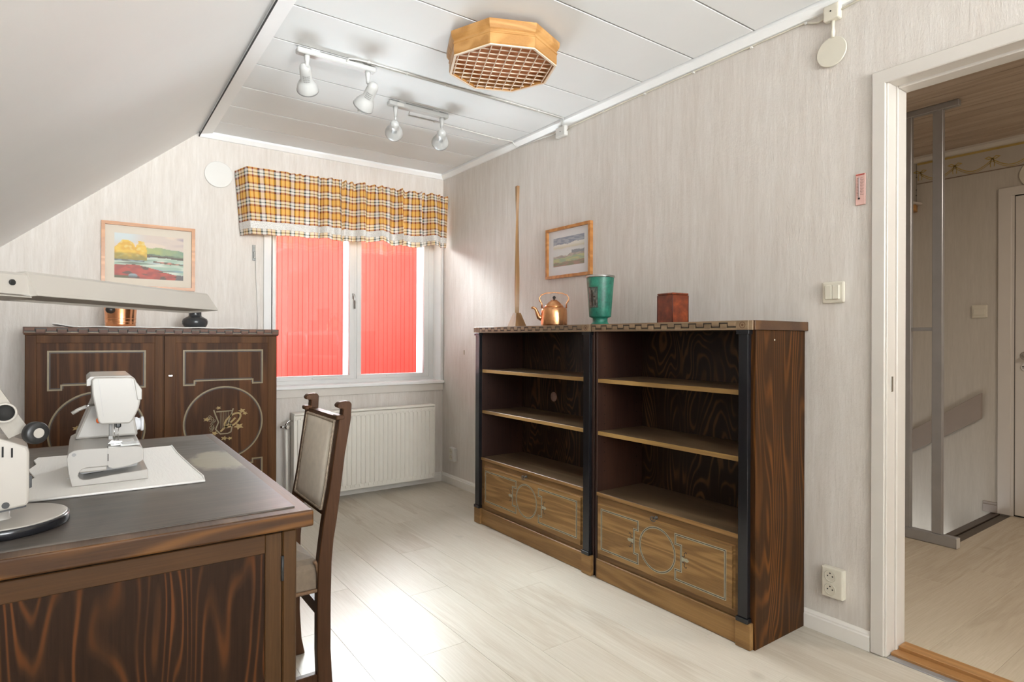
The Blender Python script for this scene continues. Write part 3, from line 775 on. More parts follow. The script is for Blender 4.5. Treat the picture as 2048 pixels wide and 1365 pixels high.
boxm(-.46, .416, 1.335, 2.623, DZ - .036, DZ, .004, 2).build('desktop', M_W_DESKE, DESK)
boxm(-.458, .413, 1.338, 2.620, DZ - .003, DZ + .0006, .001).build('desktop_veneer', M_W_DESKT, DESK)
boxm(-.43, .386, 1.376, 2.585, DZ - .001, DZ + .0036, .0012).build('writing_surface', M_DESKTOP, DESK)
boxm(-.44, .380, 1.372, 2.60, .690, .714, .001).build('top_rail', M_DARK, DESK)
for (ya, yb) in ((1.368, 1.72), (2.26, 2.60)):
    boxm(-.44, .384, ya + .004, yb, .03, .704, .002).build('pedestal', M_W_DESKV, DESK)
boxm(-.44, -.42, 1.70, 2.28, .25, .70, .002).build('modesty_panel', M_W_DESKV, DESK)
boxm(.357, .387, 1.364, 1.400, .001, .706, .003).build('corner_post', M_W_DESKV, DESK)
boxm(-.445, -.415, 1.364, 1.400, .001, .706, .003).build('corner_post', M_W_DESKV, DESK)
E_ = boxm(-.380, .322, 1.3675, 1.375, .08, .667).build('end_door', M_W_DESKP, DESK)
for xa, xb in ((.320, .3545), (-.413, -.378)): boxm(xa, xb, 1.362, 1.376, .04, .704, .0015).build('door_stile', M_W_DESKV, E_)
for za, zb in ((.664, .704), (.04, .085)): boxm(-.3785, .3205, 1.3622, 1.376, za, zb, .0015).build('door_rail', M_W_DESKF, E_)
MB().tube([(.3558, 1.3615, .598), (.3558, 1.3615, .652)], .0035, 8).build('hinge', M_BLACKPL, E_)
for ya, yb in ((1.41, 1.71), (2.27, 2.58)):
    for za, zb in ((.50, .69), (.28, .48), (.05, .26)):
        dd = boxm(.384, .392, ya, yb, za, zb, .003).build('drawer', M_W_DESKV, DESK)
        MB().lathe([(.006, 0), (.006, .01), (.012, .014), (.010, .022)], 12, Matrix.Translation((.392, (ya + yb) / 2, (za + zb) / 2)) @ Matrix.Rotation(PI / 2, 4, 'Y')).build('knob', M_BRASS, dd)

# ------------------------------------------------------------------ chair
CH = thing('chair', 'brown wooden chair with grey linen back panel, tucked in at the desk', 'chair', (.45, 2.03, 0))
M_LINEN = plain('grey_linen', (0.74, 0.66, 0.555), .85, var=.06, scale=40, bump=.25)
M_SEAT = plain('grey_brown_seat_fabric', (0.20, 0.150, 0.105), .85, var=.10, scale=60, bump=.25)
M_BRAID = plain('brown_braid', (0.17, 0.095, 0.05), .8, var=.3, scale=120, bump=.5)
M_BRAIDG = plain('faded_braid', (0.38, 0.30, 0.22), .8, var=.3, scale=120, bump=.5)
# rear post profile: (z, x_front(-X side), x_back)
PP = [(0.001, .600, .648), (.06, .592, .636), (.16, .588, .630), (.32, .588, .630), (.43, .590, .632), (.50, .598, .638), (.56, .606, .648), (.66, .624, .661), (.76, .638, .673), (.876, .6545, .692)]
def xat(z, k):
    for p, q in zip(PP, PP[1:]):
        if p[0] <= z <= q[0]: u = (z - p[0]) / (q[0] - p[0]); return p[k] + (q[k] - p[k]) * u
    return PP[-1][k]
for ya, yb in ((1.849, 1.882), (2.176, 2.209)):
    outline = [(p[1], p[0]) for p in PP] + [(.664, .882), (.667, .905), (.654, .912), (.651, .921), (.656, .928), (.672, .931), (.688, .930), (.695, .922), (.693, .876)] + [(p[2], p[0]) for p in PP[::-1][1:]]
    pr = MB().prism(outline, EXY, ya, yb, .0025).build('rear_leg', M_W_CHAIR, CH)
    boxm(.644, .672, ya - .002, yb + .002, .873, .888, .003).build('shoulder_block', M_W_CHAIR, pr)
    MB().tube([(.658, ya - .001, .917), (.658, yb + .001, .917)], .008, 12).build('scroll', M_W_CHAIR, pr)
tilt = lambda z: (xat(z, 1) + .004)
def slab(z0, z1, ya, yb, t0, t1, b=.002):
    """leaning slab following the post slope"""
    secs = [[(tilt(z0) + t0, ya, z0), (tilt(z0) + t0, yb, z0), (tilt(z0) + t1, yb, z0), (tilt(z0) + t1, ya, z0)],
            [(tilt(z1) + t0, ya, z1), (tilt(z1) + t0, yb, z1), (tilt(z1) + t1, yb, z1), (tilt(z1) + t1, ya, z1)]]
    return MB().loft(secs)
slab(.866, .880, 1.880, 2.178, .0, .028).build('top_rail', M_W_CHAIR, CH)
slab(.572, .602, 1.880, 2.178, .002, .028).build('lower_rail', M_W_CHAIR, CH)
slab(.602, .866, 1.880, 2.178, .006, .022).build('back_board', M_W_CHAIR, CH)
mb = MB(); n = 10; secs = []
for i in range(n + 1):
    z = .588 + .279 * i / n; bl = .007 * math.sin(PI * i / n)
    secs.append([(tilt(z) - .003, 1.8835, z), (tilt(z) - .007 - bl, 1.93, z), (tilt(z) - .008 - bl * 1.3, 2.03, z), (tilt(z) - .007 - bl, 2.13, z), (tilt(z) - .003, 2.1745, z), (tilt(z) + .010, 2.1745, z), (tilt(z) + .010, 1.8835, z)])
mb.loft(secs, smooth=True); mb.build('back_pad', M_LINEN, CH)
mb = MB()
for zz in (.591, .864):
    pts = [(tilt(zz) - .006, 1.888 + .284 * i / 60, zz + .0016 * math.sin(i * 2.2)) for i in range(61)]; mb.tube(pts, .0042, 6)
for yy in (1.886, 2.172):
    pts = [(tilt(.591 + .273 * i / 60) - .006, yy + .0014 * math.sin(i * 2.2), .591 + .273 * i / 60) for i in range(61)]; mb.tube(pts, .0036, 6)
mb.build('braid_trim', M_BRAIDG, CH)
# seat, front legs, rails
SX0, SX1 = .205, .600
secs = []
for (ins, z) in ((.004, .345), (.0, .352), (.0, .415), (.006, .430), (.03, .440), (.10, .447)):
    secs.append([(SX0 + ins, 1.856 + ins, z), (SX1 - ins * .4, 1.866 + ins, z), (SX1 - ins * .4, 2.192 - ins, z), (SX0 + ins, 2.202 - ins, z)])
mb = MB().loft(secs); mb.build('seat', M_SEAT, CH)
mb = MB()
mb.tube([(SX1 - .020, 1.862, .442), (SX1 - .012, 1.8605, .430), (SX1 - .006, 1.859, .40), (SX1 - .004, 1.859, .352)], .006, 8)
mb.tube([(SX1 - .004 - .395 * i / 60, 1.8585 - .008 * i / 60 + .001 * math.sin(i * 2), .350) for i in range(61)], .006, 6)
mb.build('seat_braid', M_BRAID, CH)
boxm(SX0 + .01, SX0 + .034, 1.87, 2.19, .315, .346, .002).build('seat_rail', M_W_CHAIR, CH)
boxm(.594, .618, 1.878, 2.180, .262, .300, .002).build('rear_stretcher', M_W_CHAIR, CH)
for ya, yb in ((1.853, 1.887), (2.171, 2.205)):
    boxm(SX0 + .004, SX0 + .040, ya, yb, .001, .345, .003).build('front_leg', M_W_CHAIR, CH)
    boxm(SX0 + .03, .600, ya + .006, yb - .006, .055, .090, .002).build('side_stretcher', M_W_CHAIR, CH)

# ------------------------------------------------------------------ radiator
RAD = thing('radiator', 'cream flat panel radiator below the window', 'radiator', (1.67, 4.14, .05))
x0, x1, zb, zt = 1.145, 2.196, .058, .612
n = 30; secs = []; outline = []
pw = (x1 - x0 - .03) / n
xx = x0 + .015; outline.append((x0, 4.105)); 
for i in range(n):
    outline += [(xx + pw * .12, 4.104), (xx + pw * .24, 4.096), (xx + pw * .76, 4.096), (xx + pw * .88, 4.104)]; xx += pw
outline += [(x1, 4.105), (x1, 4.118), (x0, 4.118)]
EXYz = lambda p, q, a: (p, q, a)
mb = MB().prism(outline, EXYz, zb + .035, zt - .03)
mb.box(x0, x1, 4.0975, 4.118, zb, zb + .036, .004).box(x0, x1, 4.0975, 4.118, zt - .031, zt - .005, .004)
mb.build('front_panel', M_RAD, RAD)
mb = MB()
for i in range(n + 1):
    xc = x0 + .012 + (x1 - x0 - .024) * i / n
    mb.box(xc - .006, xc + .006, 4.094, 4.0985, zt - .036, zt - .018, .002).box(xc - .006, xc + .006, 4.094, 4.0985, zb + .018, zb + .040, .002)
mb.build('flute_end', M_RAD, RAD)['kind'] = 'stuff'
boxm(x0, x1, 4.15, 4.168, zb + .02, zt - .01, .004).build('rear_panel', M_RAD, RAD)
mb = MB().box(x0 - .004, x1 + .006, 4.094, 4.172, zt - .002, zt + .014, .004); mb.build('top_cover', M_RAD, RAD)
boxm(x0 - .004, x0 + .004, 4.098, 4.17, zb + .03, zt, .002).build('side_cover', M_RAD, RAD); boxm(x1 - .002, x1 + .006, 4.098, 4.17, zb + .03, zt, .002).build('side_cover', M_RAD, RAD)
mb = MB()
for xb in (1.40, 1.95): mb.box(xb, xb + .03, 4.165, YW - .0015, zb + .2, zb + .5)
mb.build('wall_bracket', M_RAD, RAD)['kind'] = 'stuff'
v = MB().tube([(1.142, 4.13, .575), (1.12, 4.13, .574), (1.105, 4.13, .565), (1.100, 4.13, .548)], .008, 10).lathe([(.013, 0), (.013, .02), (.010, .022), (.010, .035)], 14, Matrix.Translation((1.100, 4.13, .525)))
v.lathe([(.012, 0), (.015, .004), (.015, .022), (.009, .026)], 12, Matrix.Translation((1.100, 4.118, .538)) @ Matrix.Rotation(PI / 2, 4, 'X')).tube([(1.10, 4.13, .538), (1.06, 4.13, .538)], .009, 10)
v.build('valve', M_CHROME, RAD)
MB().tube([(1.100, 4.13, .528), (1.103, 4.13, .30), (1.106, 4.13, .002)], .0095, 10).build('pipe', M_RAD, RAD)

# ------------------------------------------------------------------ wall fittings
def fit_disc(name, c, r, nrm, label, mat=None):
    """shallow round cover plate on a wall"""
    rot = Matrix.Rotation(-PI / 2, 4, 'Y') if nrm == 'x' else Matrix.Rotation(PI / 2, 4, 'X')
    mb = MB().lathe([(r * .8, 0), (r * .82, .006), (r, .007), (r, .010), (r * .97, .0115), (0, .012)], 40, Matrix.Translation(c) @ rot, smooth=False)
    return setp(mb.build(name, mat or M_WHITEPL, None, c), label, 'cover plate')
fit_disc('wall_vent_disc', (.698, YW, 2.173), .083, 'y', 'round white vent disc left of the plaid valance')
MB
fit_disc('wall_cover_disc', (XW, 1.158, 2.231), .056, 'x', 'round cream cover disc hanging below the junction box by the door', M_CREAMPL)
fit_disc('wall_cover_disc', (HX, 1.155, 2.185), .085, 'y' if False else 'x', 'round cover disc above the hall door at the edge', M_CREAMPL)
JB = thing('junction_box', 'cream junction box high on the wall above the round disc', 'junction box', (XW, 1.15, 2.37))
boxm(2.300, XW, 1.122, 1.182, 2.345, 2.405, .006, 2).build('housing', M_CREAMPL, JB)
MB().lathe([(.003, 0), (.003, .001)], 10, Matrix.Translation((2.2999, 1.152, 2.378)) @ Matrix.Rotation(-PI / 2, 4, 'Y')).build('screw', M_DARK, JB)
MB().tube([(2.318, 1.152, 2.346), (2.318, 1.152, 2.318), (2.318, 1.152, 2.305), (2.318, 1.152, 2.282)], .006, 8, rr=[.008, .006, .009, .006]).build('lead', M_CREAMPL, JB)
J2 = thing('junction_box', 'white junction box at the ceiling edge where the lamp cables end', 'junction box', (XW, 2.73, 2.36))
boxm(2.302, XW, 2.70, 2.785, 2.335, 2.395, .006, 2).build('housing', M_WHITEPL, J2)
MB().lathe([(.003, 0), (.003, .001)], 10, Matrix.Translation((2.3019, 2.74, 2.365)) @ Matrix.Rotation(-PI / 2, 4, 'Y')).build('screw', M_DARK, J2)
def cable(name, pts, r, label, clips=(), mat=None, group=None):
    T = thing(name, label, 'cable', pts[0], group)
    MB().tube(pts, r, 8).build('sheath', mat or M_WHITEPL, T)
    for c in clips:
        boxm(c[0] - .006, c[0] + .006, c[1] - .006, c[1] + .006, c[2] - .006, c[2] + .004, .002).build('clip', M_WHITEPL, T)
    return T
zc = ZC - .004
cable('cable', [(.985, 2.704, 2.412), (.995, 2.698, 2.424), (1.03, 2.690, zc), (1.085, 2.684, zc), (1.50, 2.687, zc), (1.90, 2.682, zc), (2.285, 2.690, zc), (2.297, 2.715, 2.41), (2.312, 2.735, 2.394)], .0035, 'white cable from the near track light to the junction box', [(1.085, 2.684, zc), (1.283, 2.687, zc), (1.494, 2.687, zc), (1.698, 2.685, zc), (1.9, 2.682, zc), (2.094, 2.686, zc)])
cable('cable', [(1.10, 2.700, zc), (1.50, 2.698, zc), (1.90, 2.692, zc), (2.280, 2.705, zc), (2.30, 2.73, 2.40)], .003, 'thinner second cable running beside the clipped ceiling cable')
cable('cable', [(1.50, 3.10, 2.425), (1.53, 3.19, zc), (1.70, 3.186, zc), (1.90, 3.200, zc), (2.18, 3.215, zc), (2.285, 3.205, zc), (2.302, 3.21, 2.412), (2.322, 3.20, 2.388)], .0035, 'white cable from the far track light to the wall', [(1.70, 3.186, zc), (1.9, 3.2, zc), (2.18, 3.215, zc)])
cable('cable', [(2.322, 3.20, 2.388), (2.324, 3.0, 2.387), (2.322, 2.785, 2.372)], .0035, 'short white wall cable from the far cable to the ceiling-edge junction box', [])
cable('cable', [(2.322, 2.70, 2.365), (2.324, 2.66, 2.380), (2.325, 2.2, 2.386), (2.325, 1.7, 2.387), (2.325, 1.26, 2.388), (2.324, 1.235, 2.374), (2.324, 1.21, 2.366), (2.322, 1.18, 2.372)], .0035, 'cream wall cable under the ceiling trim between the two junction boxes', [(2.326, y_, 2.386) for y_ in (2.4, 2.1, 1.8, 1.5, 1.26)], M_CREAMPL)
cable('cable', [(2.322, 1.122, 2.378), (2.324, 1.06, 2.386), (2.325, .95, 2.400), (2.325, .86, 2.425)], .0035, 'cream cable curving up from the junction box above the door', [], M_CREAMPL)

# light switches
def switch(name, label, x, yc, z0, z1, w, rock, mat):
    T = thing(name, label, 'switch', (x, yc, (z0 + z1) / 2))
    boxm(x - .012, x, yc - w, yc + w, z0, z1, .006, 2).build('plate', mat, T)
    if rock == 2:
        for s_ in (-1, 1): boxm(x - .020, x - .010, yc + s_ * .0135 - .013, yc + s_ * .0135 + .013, z0 + .014, z1 - .014, .002).build('rocker', mat, T)
    else: boxm(x - .019, x - .010, yc - w * .72, yc + w * .72, z0 + .018, z1 - .026, .002).build('rocker', mat, T)
switch('light_switch', 'cream double rocker light switch beside the doorway', XW, 1.149, 1.271, 1.353, .042, 2, M_CREAMPL)
switch('light_switch', 'small single rocker light switch on the dim hall wall', HX, 1.446, 1.281, 1.368, .044, 1, M_CREAMPL)
def outlet(name, label, yc, z0, z1, w, mat, dep):
    T = thing(name, label, 'outlet', (XW, yc, (z0 + z1) / 2))
    boxm(XW - dep, XW, yc - w, yc + w, z0, z1, .005, 2).build('plate', mat, T)
    for zc_ in ((z0 * .72 + z1 * .28), (z0 * .28 + z1 * .72)):
        rot = Matrix.Translation((XW - dep, yc + .006, zc_)) @ Matrix.Rotation(-PI / 2, 4, 'Y')
        s = MB().lathe([(.0215, .0012), (.0215, 0.002), (.0195, .0025), (.0185, .0005), (.0185, .0002)], 24, rot).build('socket', plain('socket_grey', (.62, .58, .48), .4, var=.02), T)
        m = MB()
        for (a, b) in ((.009, 0), (-.009, 0), (0, .011)): m.disc((yc + .006 + a, zc_ + b), .0028, FX(XW - dep - .0013), 10)
        m.build('pin_hole', M_DARK, s)['kind'] = 'stuff'
outlet('wall_outlet', 'cream double wall outlet beside the door casing', 1.140, .155, .268, .040, M_CREAMPL, .030)
outlet('wall_outlet', 'white double wall outlet in the corner by the radiator', 4.022, .188, .292, .040, M_WHITEPL, .030)
# thermometer
TH = thing('thermometer', 'pink clear plastic wall thermometer next to the door', 'thermometer', (XW, 1.055, 1.685))
boxm(XW - .006, XW, 1.036, 1.071, 1.628, 1.744, .002).build('plate', plain('pink_plastic', (.68, .42, .37), .25, var=.04), TH)
MB().tube([(XW - .008, 1.057, 1.655), (XW - .008, 1.057, 1.730)], .0022, 8).build('tube', plain('glass_tube_grey', (.42, .36, .36), .2), TH)
MB().sphere((XW - .008, 1.057, 1.652), .0035).build('bulb', M_DARK, TH)
m = MB()
for i in range(12):
    zz = 1.666 + .0055 * i
    m.ribbon([(1.054, zz), (1.046 if i % 2 else 1.042, zz)], .0012, FX(XW - .0063)).ribbon([(1.060, zz), (1.066, zz)], .0010, FX(XW - .0063))
m.build('scale_mark', M_INLAY_D, TH)['kind'] = 'stuff'
boxm(XW - .0068, XW - .004, 1.038, 1.069, 1.737, 1.742, .001).build('top_band', plain('red_band', (.45, .06, .04), .4), TH)
# blind hook and cord by the window
HK = thing('cord_hook', 'small metal cord bracket on the wall left of the window', 'bracket', (.912, YW, 1.69))
MB().box(.902, .922, YW - .006, YW, 1.640, 1.745, .002).box(.908, .918, YW - .016, YW - .005, 1.655, 1.70, .002).build('bracket', M_GREYMET, HK)
setp(MB().tube([(.921, YW - .014, 1.66), (.923, YW - .012, 1.55), (.930, YW - .012, 1.40), (.935, YW - .012, 1.28), (.934, YW - .012, 1.12)], .0024, 6).build('cord', M_WHITEPL, None, (.921, YW, 1.12)), 'thin white cord hanging down from the bracket beside the window', 'cord')
# small mark on wall
setp(boxm(XW - .002, XW, 3.872, 3.892, 1.01, 1.045, .0008).build('wall_hook', plain('old_hook', (.42, .36, .28), .6), None, (XW, 3.88, 1.03)), 'tiny tan hook on the wall left of the far bookcase', 'hook')

# ------------------------------------------------------------------ track lights
def axis_mat(p, a):
    a = Vector(a).normalized(); return Matrix.Translation(p) @ a.to_track_quat('Z', 'Y').to_matrix().to_4x4()
def track(label, x0, x1, y, heads, bulbs):
    T = thing('track_light', label, 'track light', ((x0 + x1) / 2, y, ZC), 'white two-spot ceiling tracks')
    b = MB().box(x0, x1, y - .020, y + .020, 2.399, 2.424, .004).box(x0 + .06, x0 + .10, y - .012, y + .012, 2.42, 2.43).box(x1 - .10, x1 - .06, y - .012, y + .012, 2.42, 2.43)
    b.build('rail', M_SPOT, T)
    boxm(x0 + .045, x0 + .085, y - .0208, y - .0195, 2.402, 2.420).build('sticker', M_WHITEPL, T)
    for (sx, p, a, joint), bl in zip(heads, bulbs):
        a = Vector(a).normalized(); p = Vector(p)
        st = MB().lathe([(.013, 2.400), (.0125, 2.385), (.009, 2.366), (.008, 2.345)], 14, Matrix.Translation((sx, y, 0)))
        st.tube([(sx, y, 2.35), tuple((Vector((sx, y, 2.345)) + joint) / 2), tuple(joint)], .006, 8)
        st.build('stem', M_SPOT, T)
        A = axis_mat(p, a)
        h = MB().lathe([(.001, -.020), (.014, -.017), (.022, -.008), (.0255, .004), (.0262, .02), (.0268, .062), (.034, .074), (.044, .092), (.0487, .112), (.0493, .118), (.0475, .118), (.0465, .110), (.040, .092), (.030, .076), (.022, .07), (.001, .068)], 30, A).build('spot_head', M_SPOT, T)
        MB().lathe([(.0492, .114), (.0500, .117), (.0496, .1205), (.0470, .1205), (.0470, .117)], 30, A, cap=False).build('rim', M_GREYEDGE, h)
        m = MB()
        for i in range(-3, 4):
            for j in range(4):
                ph = math.atan2(*reversed((A.to_3x3().transposed() @ (Vector((0, 0, CAMZ)) - p)).to_2d())) + i * .17
                q = [A @ Vector((.0274 * math.cos(ph + u_ * .05), .0274 * math.sin(ph + u_ * .05), .030 + .009 * j + w_ * .0030)) for u_, w_ in ((-1, -1), (1, -1), (1, 1), (-1, 1))]
                m.face(q)
        m.build('vent_slot', M_GREYEDGE, h)['kind'] = 'stuff'
        m = MB()
        if bl:
            for dx in (-.010, .010):
                m.tube([A @ Vector((dx, -.009, .07)), A @ Vector((dx, -.009, .140)), A @ Vector((dx, 0, .147)), A @ Vector((dx, .009, .140)), A @ Vector((dx, .009, .07))], .0062, 8)
        else: m.lathe([(.012, .07), (.022, .085), (.026, .10), (.022, .112), (.001, .118)], 20, A)
        m.build('bulb', M_WHITEPL, h)
    return T
track('white two-spot ceiling track nearest the sloped ceiling, bulbs sticking out', .766, 1.132, 2.728,
      [(.812, (.808, 2.745, 2.350), (.342, .80, -.493), Vector((.812, 2.735, 2.338))), (1.098, (1.114, 2.700, 2.325), (-.112, .807, -.58), Vector((1.104, 2.715, 2.315)))], (True, True))
track('white two-spot ceiling track in front of the window, spots facing away', 1.342, 1.708, 3.046,
      [(1.385, (1.386, 3.060, 2.307), (.391, .918, -.063), Vector((1.385, 3.046, 2.325))), (1.672, (1.672, 3.045, 2.313), (.398, .904, -.157), Vector((1.672, 3.045, 2.328)))], (False, False))

# ------------------------------------------------------------------ octagonal ceiling lamp
OC = Vector((1.490, 2.170, 0))
OL = thing('ceiling_lamp', 'octagonal pine ceiling lamp with white lattice grille', 'ceiling lamp', (OC.x, OC.y, ZC))
prof = [(.2385, 2.310), (.2385, 2.316), (.2405, 2.318), (.2405, 2.356), (.2435, 2.358), (.2435, 2.362), (.2405, 2.366), (.2405, 2.371), (.2455, 2.376), (.2520, 2.386), (.2535, 2.400), (.2535, 2.408), (.226, 2.408), (.226, 2.310)]
ang = lambda k: math.radians(45 * k - 1.0)
for k in range(8):
    secs = []
    for e in (k, k + 1):
        a = ang(e); secs.append([(OC.x + r * math.cos(a), OC.y + r * math.sin(a), z) for r, z in prof])
    MB().loft(secs).build('side_board', M_PINE, OL)
octp = lambda r: [(OC.x + r * math.cos(ang(k)), OC.y + r * math.sin(ang(k))) for k in range(8)]
MB().prism(octp(.227), EZ, 2.352, 2.360).build('inner_screen', plain('amber_paper', (.45, .15, .032), .75, var=.12, scale=25), OL)
MB().prism(octp(.06), EZ, 2.405, ZC).build('mount', M_PINE, OL)
MB().prism(octp(.23), EZ, 2.398, 2.405).build('cover_board', M_PINE, OL)
m = MB(); P_ = octp(.2388); Q_ = octp(.2290)
for k in range(8):
    m.loft([[(*P_[k], 2.3085), (*P_[k], 2.3125), (*Q_[k], 2.3125), (*Q_[k], 2.3085)], [(*P_[(k + 1) % 8], 2.3085), (*P_[(k + 1) % 8], 2.3125), (*Q_[(k + 1) % 8], 2.3125), (*Q_[(k + 1) % 8], 2.3085)]])
M_GRILLE = plain('grille_cream', (.80, .66, .52), .4, var=.03)
m.build('edge_band', M_GRILLE, OL)
ga = math.radians(-22.5 - 1.0); ap = .229 * math.cos(PI / 8)
for dirn in (0, 1):
    d = Vector((math.cos(ga + dirn * PI / 2), math.sin(ga + dirn * PI / 2), 0)); nn = Vector((-d.y, d.x, 0))
    for i in range(-5, 6):
        off = .0405 * i
        lim = ap if abs(off) < ap * math.tan(PI / 8) else ap - (abs(off) - ap * math.tan(PI / 8))
        if lim < .02: continue
        zz = 2.311 if dirn else 2.3155
        q = []
        for t_ in (-1, 1):
            c = OC + d * lim * t_ + nn * off
            q.append([(c + nn * .0017) + Vector((0, 0, zz)), (c - nn * .0017) + Vector((0, 0, zz)), (c - nn * .0017) + Vector((0, 0, zz + .0045)), (c + nn * .0017) + Vector((0, 0, zz + .0045))])
        MB().loft([[tuple(v_) for v_ in s_] for s_ in q]).build('grille_bar', M_GRILLE, OL)

# ------------------------------------------------------------------ pictures
def lerp(a, b, t): return tuple(x + (y - x) * t for x, y in zip(a, b))
def sstep(a, b, x):
    t = max(0, min(1, (x - a) / (b - a))); return t * t * (3 - 2 * t)
def picture(name, label, cat_loc, o, uv, nrm, w, h, fw, fd, mat_w, img, fn, frame_mat):
    """o = lower-left corner, uv = horizontal unit vector on the wall, nrm towards the room"""
    T = thing(name, label, 'picture', cat_loc)
    o, u, n = Vector(o), Vector(uv), Vector(nrm); up = Vector((0, 0, 1))
    Pt = lambda a, b, c: tuple(o + u * a + up * b + n * c)
    for (a0, b0, a1, b1) in ((0, 0, w, fw), (0, h - fw, w, h), (0, fw, fw, h - fw), (w - fw, fw, w, h - fw)):
        m = MB()
        m.loft([[Pt(a0, b0, 0), Pt(a1, b0, 0), Pt(a1, b1, 0), Pt(a0, b1, 0)], [Pt(a0, b0, fd), Pt(a1, b0, fd), Pt(a1, b1, fd), Pt(a0, b1, fd)]])
        m.build('frame_bar', frame_mat, T)
    m = MB(); m.loft([[Pt(fw * .8, fw * .8, .002), Pt(w - fw * .8, fw * .8, .002), Pt(w - fw * .8, h - fw * .8, .002), Pt(fw * .8, h - fw * .8, .002)], [Pt(fw * .8, fw * .8, .008), Pt(w - fw * .8, fw * .8, .008), Pt(w - fw * .8, h - fw * .8, .008), Pt(fw * .8, h - fw * .8, .008)]])
    m.build('mount_board', mat_w, T)
    (ia, ib, ic, id_) = img; NX, NY = 110, 80
    bm = bmesh.new(); vs = [[bm.verts.new(Pt(ia + (ic - ia) * i / NX, ib + (id_ - ib) * j / NY, .0086)) for i in range(NX + 1)] for j in range(NY + 1)]
    lay = bm.loops.layers.float_color.new('paint')
    cols = [[(*fn(i / NX, j / NY), 1) for i in range(NX + 1)] for j in range(NY + 1)]
    idx = {}
    for j in range(NY + 1):
        for i in range(NX + 1): idx[vs[j][i]] = cols[j][i]
    for j in range(NY):
        for i in range(NX):
            f = bm.faces.new((vs[j][i], vs[j][i + 1], vs[j + 1][i + 1], vs[j + 1][i]))
            for lp in f.loops: lp[lay] = idx[lp.vert]
    mm = MB(); mm.bm.free(); mm.bm = bm
    t = NT(name + '_paint'); a = t.n('ShaderNodeAttribute'); a.attribute_name = 'paint'
    t.set(a.outputs['Color'], .6, 0, .3)
    mm.build('painting', t.m, T)
    return T
def nz(x, y, s, k=0.0): return noise.noise(Vector((x * s, y * s, k)))
def paint_lake(u, v):
    q = lambda *c: lin(*c)
    wob = .03 * nz(u, v, 6) + .015 * nz(u, v, 18, 3)
    c = lerp(q(206, 190, 180), q(196, 210, 214), sstep(.5, .15, u) * sstep(.6, .95, v))
    c = lerp(c, q(165, 152, 160), sstep(.0, .35, nz(u * .6, v * 1.6, 5, 1) ) * sstep(.35, .6, u) * sstep(.7, .95, v))
    c = lerp(c, q(225, 205, 182), sstep(.15, .4, nz(u, v * 2, 3, 9)) * .6)
    hill = .70 + .03 * math.sin((u - .3) * 5) - .05 * max(0, u - .5)
    if v < hill + wob and u > .25: c = lerp(q(160, 172, 108), q(120, 150, 122), sstep(.45, 1, u) + .4 * nz(u, v, 12))
    band = .575 - .05 * (u - .5)
    if v < band + wob and u > .42: c = lerp(q(98, 122, 100), q(60, 66, 62), sstep(.0, .3, nz(u * .4, v * 3, 9, 4)) * .9)
    if v < .545 - .05 * (u - .5) + wob * .6 and u > .40: c = q(70, 62, 60)
    lake = .50 - .05 * (u - .5)
    if v < lake + wob: 
        c = lerp(q(152, 182, 164), q(206, 214, 200), sstep(-.2, .5, nz(u * .7, v * 3, 6, 2)))
        c = lerp(c, q(110, 146, 166), sstep(.1, .5, nz(u * .6, v * 2.4, 5, 7)) * .8)
        c = lerp(c, q(80, 96, 84), sstep(.25, .5, nz(u * .4, v * 5, 5, 12)) * .8)
    if abs(v - (.385 - .09 * (u - .7))) < .018 + wob * .5 and u > .55: c = lerp(q(196, 128, 112), q(80, 74, 66), sstep(-.2, .2, nz(u, v, 14, 5)))
    tr = (.93 - .5 * (u - .16) ** 2 * 18 if u < .30 else 0); tr2 = (.86 - (u - .37) ** 2 * 26) if .26 < u < .46 else 0
    if v > .42 and v < max(tr * .92, tr2) + .06 * nz(u, v, 14, 8):
        c = lerp(q(226, 186, 60), q(214, 160, 30), sstep(-.3, .4, nz(u, v, 11, 6)))
        c = lerp(c, q(224, 206, 128), sstep(.1, .45, nz(u, v, 16, 2)) * .7)
        c = lerp(c, q(120, 118, 56), sstep(.62, .45, v + .08 * nz(u, v, 12)) * .85)
    elif u < .42 and .38 < v < .47 + wob: c = lerp(q(86, 92, 92), q(132, 152, 162), sstep(-.2, .3, nz(u, v, 10)))
    red = .26 + .05 * math.sin(u * 4.2 + .4) - .20 * max(0, u - .35)
    if v < red + wob * .5 and u < .90 - .3 * abs(v - .08):
        c = lerp(q(178, 62, 56), q(146, 48, 52), sstep(-.2, .4, nz(u, v, 9, 3)))
        c = lerp(c, q(62, 54, 56), sstep(.12, .38, nz(u * 1.0, v * 2.6, 8, 11)) * .9)
    elif v < .10 + wob and u > .85: c = q(84, 84, 92)
    if (u - .26) ** 2 / .0045 + (v - .055) ** 2 / .003 < 1: c = lerp(q(70, 82, 90), q(138, 156, 166), sstep(.02, .09, v))
    if v < .06 and u < .2: c = q(76, 84, 62)
    return lerp(c, q(190, 180, 166), .22)
